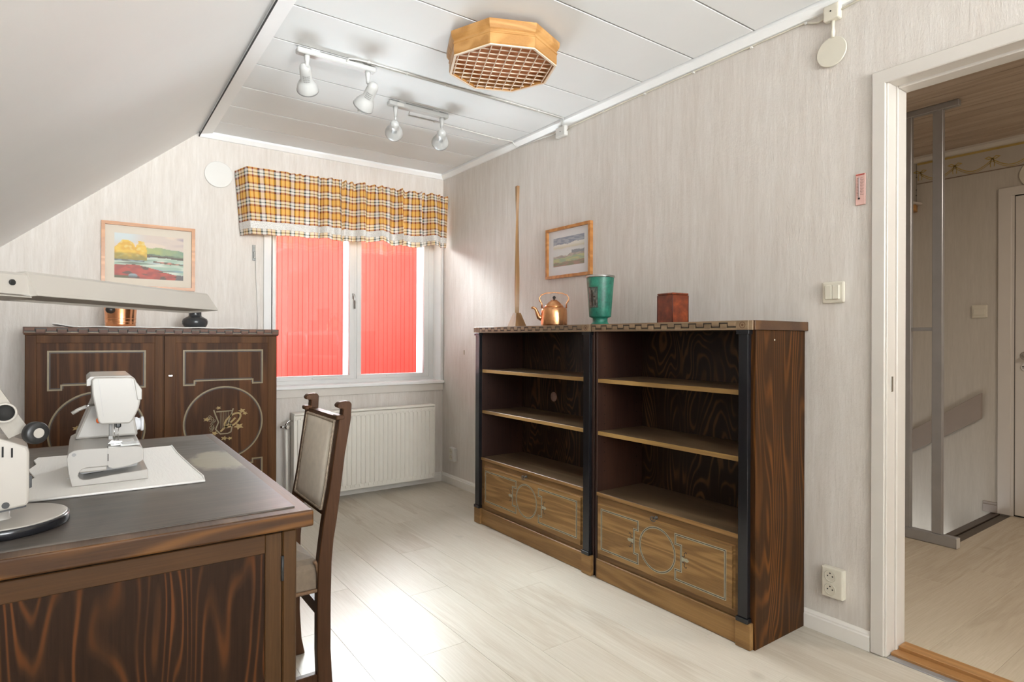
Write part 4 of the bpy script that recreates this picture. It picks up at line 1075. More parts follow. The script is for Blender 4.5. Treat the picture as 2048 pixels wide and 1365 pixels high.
def paint_moor(u, v):
    q = lambda *c: lin(*c)
    wob = .03 * nz(u, v, 6) + .02 * nz(u, v, 16, 3)
    c = lerp(q(206, 206, 204), q(198, 190, 178), sstep(.5, .75, v))
    if v > .76 + wob * 1.5 + .03 * u: c = lerp(q(128, 134, 146), q(158, 160, 168), sstep(-.3, .3, nz(u, v * 2, 8)))
    elif v > .62 + wob: c = lerp(q(200, 192, 166), q(214, 210, 200), sstep(.62, .75, v))
    if v < .36 + wob + .14 * sstep(.45, .75, u): c = lerp(q(176, 160, 148), q(150, 140, 134), sstep(-.2, .3, nz(u, v * 2, 9, 4)))
    if .6 < u and .40 < v < .51 + wob: c = q(132, 134, 138)
    if v < .27 + wob + .08 * u: c = lerp(q(178, 176, 128), q(150, 164, 136), sstep(-.2, .3, nz(u * .6, v * 3, 8, 1)))
    if v < .13 + wob + .03 * u: c = lerp(q(160, 128, 114), q(128, 130, 104), sstep(-.2, .25, nz(u * .5, v * 3, 9, 6)))
    return lerp(c, (1, 1, 1), .06)
M_MAT1 = plain('warm_mount_board', (.62, .555, .46), .7, var=.01)
M_MAT2 = plain('white_mount_board', (.66, .645, .64), .7, var=.01)
picture('framed_picture', 'pine-framed watercolour of yellow trees by a lake', (.32, YW, 1.42), (.080, YW, 1.420), (1, 0, 0), (0, -1, 0), .483, .388, .0185, .026, M_MAT1, (.064, .062, .420, .325), paint_lake, M_FRAME)
picture('framed_picture', 'small pine-framed pale landscape above the copper kettle', (XW, 2.684, 1.495), (XW, 2.884, 1.495), (0, -1, 0), (-1, 0, 0), .400, .303, .017, .022, M_MAT2, (.062, .070, .338, .242), paint_moor, M_FRAME)

# ------------------------------------------------------------------ plaid valance
def t_plaid():
    t = NT('plaid_cotton'); uv = t.n('ShaderNodeUVMap'); sp = t.n('ShaderNodeSeparateXYZ'); t.l(uv.outputs[0], sp.inputs[0])
    W_, G_, Y_, R_, C_ = (.70, .66, .60), (.035, .052, .040), (.70, .35, .05), (.25, .036, .018), (.72, .50, .20)
    fu = t.math('FRACT', t.math('DIVIDE', sp.outputs[0], .096)); fv = t.math('FRACT', t.math('DIVIDE', sp.outputs[1], .088))
    wu = t.ramp(fu, [(0, G_), (.08, W_), (.30, G_), (.39, Y_), (.44, C_), (.61, R_), (.69, C_), (.90, Y_), (.95, G_)], 'CONSTANT')
    wv = t.ramp(fv, [(0, R_), (.08, W_), (.22, G_), (.29, W_), (.45, R_), (.56, Y_), (.94, R_)], 'CONSTANT')
    c = t.mix(.5, wu, wv)
    c = t.mix(.10, c, t.mix(1.0, wu, wv, 'MULTIPLY'))
    t.set(c, .85, 0, .15)
    tl = t.n('ShaderNodeBsdfTranslucent'); t.l(c, tl.inputs[0])
    mx = t.n('ShaderNodeMixShader'); mx.inputs[0].default_value = .07; t.l(t.p.outputs[0], mx.inputs[1]); t.l(tl.outputs[0], mx.inputs[2])
    t.l(mx.outputs[0], t.t.nodes['Material Output'].inputs[0]); return t.m
def t_lace():
    t = NT('lace'); f = t.noise(t.coords(), 260, 2, .7)
    return t.set(t.ramp(f, [(.35, (.50, .47, .44)), (.6, (.78, .76, .72))]), .9, 0, .1)
VAL = thing('valance', 'gathered yellow plaid valance with lace band above the window', 'curtain', (1.57, YW, 1.80))
NXv, NYv = 420, 34
ZT, ZB = 2.222, 1.822
def val_path(s):
    """s in 0..1 along the rod: first 5.5% is the return to the wall at the left"""
    if s < .055:
        k = s / .055; return Vector((.790 + .048 * k, YW - .01 - .125 * k)), 0.0
    k = (s - .055) / .945
    return Vector((.838 + 1.472 * k, YW - .135)), k
random.seed(5)
ph = [random.uniform(0, 6.28) for _ in range(12)]
def val_pt(s, j):
    p, k = val_path(s); v = j / NYv
    g = sstep(.04, .45, k) if s > .055 else 0
    low = (math.sin(k * 58 + ph[0] + 1.4 * math.sin(k * 11 + ph[1])) * .5 + math.sin(k * 101 + ph[2] + 1.5 * math.sin(k * 17)) * .38 + math.sin(k * 23 + ph[3]) * .3)
    hi = math.sin(k * 150 + ph[4] + 2 * math.sin(k * 30 + ph[5])) * .6 + math.sin(k * 230 + ph[6]) * .4
    top = 1 - sstep(.0, .22, v)
    y = p.y - low * (.005 + .055 * g) * (.45 + .60 * v) - hi * (.001 + .013 * g) * top - .006 * g
    y = min(y, YW - .02)
    x = p.x + (.010 * math.sin(k * 60 + ph[7]) + .006 * math.sin(k * 110 + ph[8])) * g * (.4 + .6 * v) + (.030 * v * (1 - sstep(0, .20, k)) if s > .02 else .035 * v)
    if k > .93: x += -.004
    z = ZT - (ZT - ZB) * v - .028 * v * (1 - k) * 1.0 + .006 * hi * top * (1 - v * 4 if v < .25 else 0) * g
    z += (.008 * math.sin(k * 46 + ph[0] + 1.2) + .007 * math.sin(k * 17 + ph[9])) * v ** 3 * g + .008 * k
    if s < .055: z -= .012 * (1 - s / .055) * (1 - v)
    return Vector((min(x, 2.318), y, z))
# arc length along the middle row so the plaid follows the folds
mid = [val_pt(i / NXv, 17) for i in range(NXv + 1)]
arc = [0.0]
for a, b in zip(mid, mid[1:]): arc.append(arc[-1] + (b - a).length)
bm = bmesh.new(); uvl = bm.loops.layers.uv.new('UVMap')
vs = [[bm.verts.new(val_pt(i / NXv, j)) for j in range(NYv + 1)] for i in range(NXv + 1)]
for i in range(NXv):
    for j in range(NYv):
        f = bm.faces.new((vs[i][j], vs[i][j + 1], vs[i + 1][j + 1], vs[i + 1][j])); f.smooth = True
        for lp, (a, b) in zip(f.loops, ((i, j), (i, j + 1), (i + 1, j + 1), (i + 1, j))):
            lp[uvl].uv = (arc[a] * 1.0, (1 - b / NYv) * (ZT - ZB) + .004)
mm = MB(); mm.bm.free(); mm.bm = bm; mm.build('plaid_cloth', t_plaid(), VAL)
bm = bmesh.new()
js = [27.2, 28.0, 29, 30.0, 30.9]
vs = [[bm.verts.new(val_pt(i / NXv, j) + Vector((0 if i > 24 else -.0015, -.0018 if i > 20 else 0, 0))) for j in js] for i in range(NXv + 1)]
for i in range(NXv):
    for j in range(len(js) - 1):
        f = bm.faces.new((vs[i][j], vs[i][j + 1], vs[i + 1][j + 1], vs[i + 1][j])); f.smooth = True
mm = MB(); mm.bm.free(); mm.bm = bm; mm.build('lace_band', t_lace(), VAL)
MB().tube([(.80, YW - .002, 2.17), (.845, YW - .108, 2.17), (2.30, YW - .108, 2.185), (2.312, YW - .002, 2.185)], .006, 8).build('rod', M_WHITEPL, VAL)

# ------------------------------------------------------------------ things on the bookcases
TZ = 1.2012
ST = thing('wooden_staff', 'tall slender twisted pale wooden staff on a tapered foot, left end of bookcase', 'wooden staff', (2.12, 2.92, TZ))
MB().loft([[(2.12 + a * r, 2.92 + b * r, z) for a, b in ((-1, -1), (1, -1), (1, 1), (-1, 1))] for r, z in ((.040, TZ), (.041, TZ + .004), (.0165, TZ + .085))]).build('foot', M_STAFF, ST)
secs = []
for i in range(41):
    u = i / 40; z = TZ + .083 + .765 * u; th = math.radians(-35 + 118 * u)
    hw, hd = .0125, .0055 + .0025 * abs(math.cos(PI * u))
    secs.append([(2.12 + a * hw * math.cos(th) - b * hd * math.sin(th), 2.92 + a * hw * math.sin(th) + b * hd * math.cos(th), z) for a, b in ((-1, -1), (1, -1), (1, 1), (-1, 1))])
MB().loft(secs).build('shaft', M_STAFF, ST)

def t_copper(name, a, b, rough):
    t = NT(name); f = t.noise(t.coords((1, 1, .35)), 14, 4, .6)
    return t.set(t.ramp(f, [(.3, a), (.7, b)]), t.math('ADD', t.math('MULTIPLY', f, .14), rough), 1.0, .5)
M_COPPER = t_copper('worn_copper', (.66, .30, .13), (.86, .47, .24), .20)
M_COPPERP = t_copper('polished_copper', (.80, .34, .16), (.92, .47, .26), .10)
M_IRON = plain('dark_iron', (.05, .045, .042), .45, .6, var=.2)
KC = Vector((2.12, 2.570, TZ))
KT = thing('kettle', 'copper kettle with arched handle between the staff and the green vase', 'kettle', KC)
MB().lathe([(.066, 0), (.072, .004), (.0735, .010), (.0725, .07), (.071, .092), (.066, .100), (.055, .104), (.050, .105)], 40, Matrix.Translation(KC)).build('body', M_COPPER, KT)
ld = MB().lathe([(.052, .104), (.053, .108), (.046, .118), (.032, .132), (.018, .143), (.008, .147), (.001, .148)], 36, Matrix.Translation(KC)).build('lid', M_COPPER, KT)
MB().lathe([(.004, .146), (.004, .150), (.009, .155), (.009, .160), (.005, .166), (.001, .168)], 16, Matrix.Translation(KC)).build('lid_knob', M_IRON, ld)
lf = Vector((-cs, sn, 0)); Rk = lambda a, z: tuple(KC + lf * a + Vector((0, 0, z)))
MB().tube([Rk(.060, .040), Rk(.085, .050), Rk(.094, .075), Rk(.103, .096), Rk(.116, .103), Rk(.126, .101)], .01, 12, rr=[.016, .013, .010, .008, .0075, .006]).build('spout', M_COPPER, KT)
hp = [Rk(.068, .100), Rk(.068, .125), Rk(.078, .140), Rk(.082, .155), Rk(.072, .172), Rk(.045, .183), Rk(0, .187), Rk(-.045, .183), Rk(-.072, .172), Rk(-.082, .155), Rk(-.078, .140), Rk(-.068, .125), Rk(-.068, .100)]
MB().tube(hp, .003, 10, rr=[.005, .0035, .006, .003, .003, .0028, .0028, .0028, .003, .003, .006, .0035, .005]).build('handle', M_COPPER, KT)

def t_green():
    t = NT('mottled_green_glaze'); f = t.noise(t.coords(), 26, 5, .7); g = t.noise(t.coords(), 5, 2)
    c = t.ramp(t.math('ADD', t.math('MULTIPLY', f, .7), t.math('MULTIPLY', g, .3)), [(.36, (.010, .085, .056)), (.52, (.021, .175, .115)), (.68, (.055, .26, .175))])
    t.bump(f, .1, .001); return t.set(c, .42, 0, .5)
VC = Vector((2.12, 2.206, TZ))
VS = thing('vase', 'tall mottled green vase with silver rim and dark figure panel', 'vase', VC)
MB().lathe([(.046, 0), (.047, .004), (.043, .009), (.038, .014), (.037, .033), (.041, .037), (.053, .040), (.055, .045), (.0605, .12), (.0690, .236), (.0690, .240), (.065, .240), (.057, .12), (.050, .05), (.001, .046)], 48, Matrix.Translation(VC)).build('body', t_green(), VS)
MB().lathe([(.0685, .236), (.0745, .239), (.0755, .242), (.0720, .2425), (.0735, .246), (.0715, .2485), (.066, .247), (.0645, .238)], 48, Matrix.Translation(VC)).build('rim', M_STEEL, VS)
def t_panel():
    t = NT('silver_inlay_panel'); f = t.noise(t.coords((1, 1, .6)), 75, 3, .7)
    return t.set(t.ramp(f, [(.36, (.030, .055, .045)), (.5, (.115, .115, .10)), (.66, (.21, .19, .165))]), .4, .3)
m = MB(); a0 = math.atan2(-VC.y, -VC.x) - .62
rv = lambda z: .0553 + (.0690 - .055) * (z - .045) / (.236 - .045) + .0006
NP = 10
for i in range(NP):
    for j in range(8):
        q = []
        for di, dj in ((0, 0), (1, 0), (1, 1), (0, 1)):
            a = a0 - .40 + .80 * (i + di) / NP; z = .088 + .098 * (j + dj) / 8; r = rv(z)
            q.append(tuple(VC + Vector((r * math.cos(a), r * math.sin(a), z))))
        m.face(q)
pn = m.build('figure_panel', t_panel(), VS)
m = MB()
fn = lambda a, z: tuple(VC + Vector(((rv(z) + .0006) * math.cos(a0 + a), (rv(z) + .0006) * math.sin(a0 + a), z)))
m.ribbon([(-.40, .088), (.40, .088), (.42, .13), (.40, .186), (-.40, .186)], .012, lambda a, z: fn(a, z), closed=True) if False else None
for pl in ([(-.41, .086 + .0125 * i) for i in range(9)], [(.41, .086 + .0125 * i) for i in range(9)]):
    m.loft([[fn(a - .012, z) for a, z in pl[:1]] * 1 + [fn(a + .012, z) for a, z in pl[:1]], [fn(pl[-1][0] - .012, pl[-1][1]), fn(pl[-1][0] + .012, pl[-1][1])]][0:2], cap=False) if False else [m.face([fn(a - .018, z), fn(a + .018, z), fn(b + .018, w_), fn(b - .018, w_)]) for (a, z), (b, w_) in zip(pl, pl[1:])]
for z in (.087, .187):
    for i in range(10):
        a, b = -.42 + .084 * i, -.42 + .084 * (i + 1); m.face([fn(a, z - .0012), fn(b, z - .0012), fn(b, z + .0012), fn(a, z + .0012)])
for (a, z, ra, rz) in ((-.08, .166, .09, .009), (-.06, .146, .13, .014), (-.07, .122, .10, .016), (-.12, .102, .04, .012), (-.02, .102, .04, .012), (.14, .140, .12, .004), (.20, .112, .05, .018)):
    m.face([fn(a + ra * math.cos(2 * PI * k / 10), z + rz * math.sin(2 * PI * k / 10)) for k in range(10)])
m.build('panel_figure', M_INLAY_D, VS)

def t_leather():
    t = NT('red_brown_leather'); f = t.noise(t.coords(), 22, 4, .6)
    t.bump(f, .15, .001)
    return t.set(t.ramp(f, [(.3, (.085, .013, .005)), (.55, (.185, .036, .010)), (.75, (.34, .080, .020))]), .32, 0, .5)
M_BOX = t_leather()
BC = Vector((2.150, 1.772, TZ)); ba = math.atan2(-BC.y, -BC.x) - .02
BX = thing('leather_box', 'reddish-brown square box alone on the near bookcase', 'box', BC)
sq = lambda r: [(BC.x + r * math.cos(ba + PI / 2 * k), BC.y + r * math.sin(ba + PI / 2 * k)) for k in range(4)]
MB().prism(sq(.0675), EZ, TZ, TZ + .126, .003, 2).build('body', M_BOX, BX)
MB().prism(sq(.0685), EZ, TZ + .1265, TZ + .135, .002).build('lid', M_BOX, BX)
m = MB()
for k in range(4):
    a = ba + PI / 2 * k; m.tube([(BC.x + .0668 * math.cos(a), BC.y + .0668 * math.sin(a), TZ + .002), (BC.x + .0668 * math.cos(a), BC.y + .0668 * math.sin(a), TZ + .125)], .0022, 6)
m.build('corner_seam', plain('dark_seam', (.07, .014, .007), .45), BX)

# ------------------------------------------------------------------ things on the cabinet
CZ_ = 1.1815
secs = []
RN = thing('runner', 'white linen runner lying on top of the cabinet', 'cloth', (.33, 3.95, CZ_))
bm = bmesh.new(); vs = [[bm.verts.new((-.13 + .90 * i / 40, 3.775 + .345 * j / 12 + .002 * math.sin(i), CZ_ + .0075 + .0012 * math.sin(i * .9 + j) + (.012 * sstep(4, 0, i)) )) for j in range(13)] for i in range(41)]
for i in range(40):
    for j in range(12): bm.faces.new((vs[i][j], vs[i + 1][j], vs[i + 1][j + 1], vs[i][j + 1])).smooth = True
ex = bmesh.ops.extrude_face_region(bm, geom=list(bm.faces)); bmesh.ops.translate(bm, vec=(0, 0, -.006), verts=[g for g in ex['geom'] if isinstance(g, bmesh.types.BMVert)])
mm = MB(); mm.bm.free(); mm.bm = bm
M_CLOTH = plain('white_linen', (.74, .715, .68), .9, var=.03, scale=60, bump=.3)
mm.build('linen', M_CLOTH, RN, recalc=True)
PC = Vector((.164, 3.93, CZ_ + .009))
PT = thing('copper_pot', 'polished copper pot standing on the cabinet below the lake painting', 'pot', PC)
MB().lathe([(.069, 0), (.071, .004), (.0715, .012), (.0740, .060), (.0790, .130), (.082, .150), (.080, .150), (.076, .130), (.068, .012), (.001, .008)], 48, Matrix.Translation(PC)).build('body', M_COPPERP, PT)
MB().lathe([(.0722, .022), (.0736, .0245), (.0726, .027)], 48, Matrix.Translation(PC), cap=False).lathe([(.0732, .040), (.0746, .0425), (.0738, .045)], 48, Matrix.Translation(PC), cap=False).build('ring', M_COPPERP, PT)
hb = Vector((-.62, -.78, 0)).normalized()
MB().sphere(tuple(PC + hb * .076 + Vector((0, 0, .088))), .024, 1, 1, .85).build('dark_oval', M_IRON, PT)  # dark oval on the side of the pot
BV = Vector((.529, 3.93, CZ_ + .009))
BO = thing('black_vase', 'squat glossy black vase on the cabinet beside the copper pot', 'vase', BV)
MB().lathe([(.052, 0), (.058, .004), (.066, .020), (.068, .034), (.063, .048), (.048, .058), (.036, .064), (.0335, .070), (.033, .088), (.037, .094), (.034, .096), (.028, .090), (.028, .070), (.001, .06)], 40, Matrix.Translation(BV)).build('body', plain('black_ceramic', (.028, .030, .033), .26, var=.2, scale=8), BO)

# ------------------------------------------------------------------ cloth and sewing machine on the desk
SZ = DZ + .004
CL = thing('sewing_cloth', 'white woven cloth with a wavy edge under the sewing machine', 'cloth', (.07, 2.05, SZ))
edge = [(-.113, 1.745), (.258, 1.740), (.262, 1.80), (.2545, 1.95), (.252, 2.05), (.246, 2.20), (.247, 2.364), (.12, 2.356), (-.038, 2.350), (-.114, 2.356), (-.122, 2.31), (-.112, 2.235), (-.126, 2.15), (-.105, 2.03), (-.120, 1.95), (-.108, 1.885), (-.128, 1.83)]
m = MB().prism(edge, EZ, SZ, SZ + .0045, .001); 
def t_cloth():
    t = NT('white_woven_cloth'); a = t.noise(t.coords((160, 18, 1)), 1, 2); b = t.noise(t.coords((18, 160, 1)), 1, 2); h = t.math('ADD', a, b)
    t.bump(h, .35, .002); return t.set(t.ramp(h, [(.35, (.72, .69, .65)), (.65, (.82, .80, .765))]), .9, 0, .1)
M_WOVEN = t_cloth(); m.build('cloth', M_WOVEN, CL)
MB().tube([(-.112, 1.7445, SZ + .003), (.07, 1.742, SZ + .003), (.258, 1.7395, SZ + .003), (.262, 1.80, SZ + .003), (.2545, 1.95, SZ + .003), (.246, 2.20, SZ + .003), (.247, 2.364, SZ + .003)], .0032, 6).build('hem', M_CLOTH, CL)
MZ = SZ + .0052
SM = thing('sewing_machine', 'white sewing machine seen from its needle end on the cloth', 'sewing machine', (.055, 2.0, MZ))
dz = MZ - .755
outl = [(-.023, .755), (.139, .755), (.1385, .780), (.118, .778), (.060, .7745), (.010, .769), (.0, .7695), (-.008, .774), (-.011, .781), (-.009, .789), (-.003, .796), (.006, .799), (.051, .799), (.0515, .795), (.062, .790), (.095, .793), (.121, .801), (.1285, .806), (.1285, .832), (.124, .839), (.112, .843), (-.006, .846), (-.020, .844), (-.030, .838), (-.0335, .825), (-.030, .79)]
outl = [(a, b + dz) for a, b in outl]
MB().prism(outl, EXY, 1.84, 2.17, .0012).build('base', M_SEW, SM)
MB().prism([(-.006, .770 + dz), (.118, .7785 + dz), (.125, .802 + dz), (.0, .799 + dz), (-.0085, .789 + dz), (-.0095, .778 + dz)], EXY, 1.915, 2.165).build('tray_inner', M_SEWG, SM)
boxm(-.010, .0495, 1.843, 1.93, .7868 + dz, .800 + dz, .003).build('accessory_tray', M_SEW, SM)
m = MB()
m.box(.0503, .0520, 1.8393, 1.8405, .811 + dz, .829 + dz); m.box(.0500, .0508, 1.8395, 1.86, .8435 + dz, .8462 + dz)
m.build('slit', M_DARK, SM)
m = MB(); m.box(.0500, .0506, 1.8394, 1.8402, .800 + dz, .843 + dz); m.box(-.033, -.010, 1.8394, 1.8402, .7765 + dz, .7772 + dz); m.build('seam', M_SEWG, SM)
MB().lathe([(.0045, 0), (.0045, .0008)], 14, Matrix.Translation((-.019, 1.8398, .834 + dz)) @ Matrix.Rotation(PI / 2, 4, 'X')).build('screw', M_GREYEDGE, SM)
boxm(.057, .112, 1.862, 1.955, .8448 + dz, .8475 + dz, .001).build('needle_plate', M_STEEL, SM)
boxm(.078, .120, 1.852, 1.90, .8438 + dz, .8482 + dz, .001).build('bobbin_cover', plain('clear_grey_plastic', (.60, .61, .60), .15), SM)
# pillar, arm and head
pil = [(-.020, .845), (.020, .955), (.024, 1.018), (.100, 1.018), (.112, .95), (.120, .895), (.128, .845)]
MB().prism([(a, b + dz) for a, b in pil], EXY, 2.03, 2.165, .006, 2).build('pillar', M_SEW, SM)
MB().prism([(a, b + dz) for a, b in [(.018, .945), (.016, 1.020), (.104, 1.020), (.118, .975), (.112, .945)]], EXY, 1.93, 2.16, .006, 2).build('arm', M_SEW, SM)
hd = [(.036, .905), (.097, .903), (.104, .910), (.1175, .940), (.1215, .963), (.1215, .988), (.108, 1.020), (.098, 1.0235), (.022, 1.0245), (.0155, 1.018), (.0175, .982), (.030, .912)]
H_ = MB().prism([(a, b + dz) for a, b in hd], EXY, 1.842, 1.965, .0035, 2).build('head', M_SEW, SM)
MB().prism([(a, b + dz) for a, b in [(.1055, 1.0205), (.1245, .990), (.1245, .9635), (.114, .9625)]], EXY, 1.8405, 1.96, .0015).build('side_flap', M_SEW, SM)
MB().prism([(a, b + dz) for a, b in [(.006, 1.002), (.006, 1.018), (.014, 1.0265), (.100, 1.0265), (.106, 1.021), (.020, 1.0205), (.015, 1.003)]], EXY, 1.858, 2.12, .001).build('top_cover', M_SEW, SM)
m = MB(); m.ribbon([(.0295, 1.0225 + dz), (.0345, .985 + dz), (.041, .925 + dz)], .0007, FY(1.8412)); m.ribbon([(.1005, 1.018 + dz), (.113, .963 + dz)], .0007, FY(1.8412)); m.build('seam', M_SEWG, SM)
m = MB().lathe([(.0195, 0), (.0195, .012), (.0170, .0125), (.0170, .020), (.0205, .0205), (.0205, .026), (.018, .027)], 24, Matrix.Translation((.116, 2.06, .874 + dz)) @ Matrix.Rotation(PI / 2, 4, 'Y')); m.build('stitch_dial', plain('dial_bluish_white', (.66, .67, .70), .3), SM)
MB().tube([(.058, 1.895, .908 + dz), (.058, 1.895, .862 + dz)], .0042, 10).box(.053, .063, 1.889, 1.899, .858 + dz, .868 + dz, .001).build('presser_bar', M_SEWG, SM)
MB().tube([(.066, 1.893, .90 + dz), (.066, 1.893, .852 + dz)], .0012, 6).build('needle', M_CHROME, SM)
MB().prism([(.052, .8485), (.078, .8485), (.084, .853), (.070, .854), (.060, .857)], lambda p, q, a: (p, a, q + dz), 1.882, 1.902).build('presser_foot', M_STEEL, SM)
boxm(.068, .081, 1.884, 1.900, .888 + dz, .905 + dz, .003).build('needle_clamp', M_BLACKPL, SM)
MB().tube([(.076, 1.892, .888 + dz), (.074, 1.889, .875 + dz), (.0745, 1.89, .855 + dz)], .0008, 5).build('thread_guide', M_STEEL, SM)
MB().sphere((.031, 1.858, .914 + dz), .0075, .7, 1, 1).build('reverse_button', plain('orange_plastic', (.75, .14, .03), .35), SM)
MB().tube([(.030, 1.90, .951 + dz), (.012, 1.895, .950 + dz), (.004, 1.892, .947 + dz)], .003, 8).build('lever_arm', M_STEEL, SM)
MB().tube([(.006, 1.892, .948 + dz), (-.010, 1.892, .941 + dz), (-.024, 1.892, .932 + dz)], .0045, 8).build('presser_lever', M_SEW, SM)

# ------------------------------------------------------------------ desk lamp
LP = Vector((-.130, 1.545, SZ))
DL = thing('desk_lamp', 'cream fluorescent desk lamp with long shade and round black-edged base', 'desk lamp', LP)
MB().lathe([(.104, 0), (.108, .003), (.108, .016), (.106, .019)], 56, Matrix.Translation(LP)).build('base', M_BLACK, DL)
MB().lathe([(.104, .0188), (.104, .0205), (.1, .0212), (.001, .0212)], 56, Matrix.Translation(LP)).build('base_plate', M_LAMPW, DL)
vd = Vector((LP.x, LP.y, 0)).normalized(); rt = Vector((vd.y, -vd.x, 0))      # away from and to the right of the viewer
LO = LP - vd * .015
Lp = lambda r_, d_, z: tuple(LO + rt * r_ + vd * d_ + Vector((0, 0, z)))
MB().lathe([(.016, .020), (.012, .024), (.012, .040)], 16, Matrix.Translation(LO)).build('swivel', M_LAMPW, DL)
outl = [(-.085, .036), (.036, .050), (.040, .058), (.040, .155), (.036, .165), (-.03, .196), (-.085, .205)]
bd = MB().prism(outl, lambda p, q, a: Lp(p, a, q), -.045, .045, .004, 2).build('ballast_box', M_LAMPW, DL)
MB().prism([(-.084, .0335), (.0355, .0475), (.0355, .051), (-.084, .037)], lambda p, q, a: Lp(p, a, q), -.043, .043).build('under_plate', M_BLACKPL, DL)
m = MB()
for i in range(4):
    m.prism([(-.028 + .0135 * i, .176 - .004 * i), (-.025 + .0135 * i, .176 - .004 * i), (-.025 + .0135 * i, .152 - .002 * i), (-.028 + .0135 * i, .152 - .002 * i)], lambda p, q, a: Lp(p, a, q), -.0465, -.044)
m.build('vent_slot', M_DARK, bd)
rotv = lambda c: Matrix.Translation(Vector(c)) @ (-vd).to_track_quat('Z', 'Y').to_matrix().to_4x4()
MB().lathe([(.006, 0), (.006, .002)], 14, rotv(Lp(.005, -.0455, .056))).build('screw_cap', M_BLACKPL, bd)
boxm(0, .001, 0, .001, 0, .001) if False else None
MB().prism([(.0395, .075), (.045, .078), (.045, .100), (.0395, .103)], lambda p, q, a: Lp(p, a, q), -.010, .008).build('power_switch', M_BLACKPL, bd)
kn = MB().lathe([(.006, -.01), (.0185, 0), (.0215, .003), (.0215, .014), (.0190, .018), (.010, .018)], 28, rotv(Lp(.045, -.040, .190)) @ Matrix.Rotation(.5, 4, 'Y'))
kn.build('tilt_knob', M_BLACKPL, DL)
MB().lathe([(.0095, .0182), (.0095, .0192)], 18, rotv(Lp(.045, -.040, .190)) @ Matrix.Rotation(.5, 4, 'Y')).build('knob_cap', M_LAMPW, DL)
MB().lathe([(.019, 0), (.019, .010), (.0155, .010), (.0155, .002)], 24, rotv(Lp(.003, -.040, .232))).build('socket_ring', M_LAMPW, DL)
MB().lathe([(.0153, .001), (.0153, .004), (.001, .004)], 20, rotv(Lp(.003, -.040, .232))).build('socket_hole', M_DARK, DL)
# shade
A0, A1 = Vector((-.110, 1.550, 0)), Vector((.290, 2.004, 0)); ax = (A1 - A0).normalized(); rr_ = Vector((ax.y, -ax.x, 0))
Sp = lambda t_, s_, z: tuple(A0 + ax * t_ + rr_ * s_ + Vector((0, 0, z)))
Sq = lambda t_, s_, z: Sp(t_, s_, z + .002 + (s_ - .047) * .085)      # the shade leans a little to the left
L_ = (A1 - A0).length
def sec(t_, w0, w1, z0, z1, sl=0):
    return [Sq(t_ + sl, -w0, z0), Sq(t_, -w1, z1 - .006), Sq(t_, -w1 + .006, z1), Sq(t_, w1 - .006, z1), Sq(t_, w1, z1 - .006), Sq(t_ + sl, w0, z0)]
m = MB(); A = sec(0, .047, .026, 1.211, 1.262); B = sec(L_ - .012, .047, .026, 1.211, 1.262, .016)
t = bmesh.new(); va = [t.verts.new(p) for p in A]; vb = [t.verts.new(p) for p in B]
for i in range(5): t.faces.new((va[i], vb[i], vb[i + 1], va[i + 1]))
t.faces.new(va); t.faces.new(vb[::-1])
bmesh.ops.recalc_face_normals(t, faces=t.faces)
bmesh.ops.solidify(t, geom=list(t.faces), thickness=.0025)
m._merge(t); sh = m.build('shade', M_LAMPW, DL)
MB().loft([[Sq(.012, -.0445, 1.2145), Sq(.012, .0445, 1.2145), Sq(.012, .0445, 1.2165), Sq(.012, -.0445, 1.2165)], [Sq(L_ - .01, -.0445, 1.2145), Sq(L_ - .01, .0445, 1.2145), Sq(L_ - .01, .0445, 1.2165), Sq(L_ - .01, -.0445, 1.2165)]]).build('underside_sheet', plain('shade_underside', (.25, .22, .185), .5, var=.03), DL)  # sheet added under the hollow lampshade, coloured darker as its shaded underside
MB().tube([Sp(.05, 0, 1.228), Sp(L_ - .05, 0, 1.228)], .008, 12).build('fluorescent_tube', M_WHITEPL, DL)
# neck block, arm and strut
NB = MB().loft([sec(-.20, .030, .022, 1.208, 1.256), sec(.004, .030, .024, 1.208, 1.258)]); NB.build('neck_block', M_LAMPW, DL)
MB().loft([[Sp(-.2, .0302, 1.211), Sp(-.2, .0318, 1.211), Sp(-.2, .0318, 1.2135), Sp(-.2, .0302, 1.2135)], [Sp(-.002, .0302, 1.211), Sp(-.002, .0318, 1.211), Sp(-.002, .0318, 1.2135), Sp(-.002, .0302, 1.2135)]]).build('neck_seam', M_STEEL, DL)
nb = Sp(-.036, .0275, 1.236)
MB().lathe([(.0058, -.001), (.0058, .0025)], 14, Matrix.Translation(nb) @ rr_.to_track_quat('Z', 'Y').to_matrix().to_4x4()).build('neck_screw', M_BLACKPL, DL)
k0 = Vector(Lp(.020, -.010, .195)); k1 = Vector(Sp(-.19, 0, 1.216))
d_ = (k1 - k0).normalized(); sd = d_.cross(vd).normalized()
m = MB(); secs = []
for p in (k0 - d_ * .01, k1): secs.append([tuple(p - sd * .017 - vd * .012), tuple(p + sd * .017 - vd * .012), tuple(p + sd * .017 + vd * .012), tuple(p - sd * .017 + vd * .012)])
m.loft(secs); m.build('arm', M_LAMPW, DL)
off = sd * (-.038 if (sd.dot(rt) > 0) else .038)
m = MB(); secs = []
for p in (k0 + off + d_ * .055, k1 + off): secs.append([tuple(p - sd * .011 - vd * .010), tuple(p + sd * .011 - vd * .010), tuple(p + sd * .011 + vd * .010), tuple(p - sd * .011 + vd * .010)])
m.loft(secs); m.build('strut', M_BLACKPL, DL)

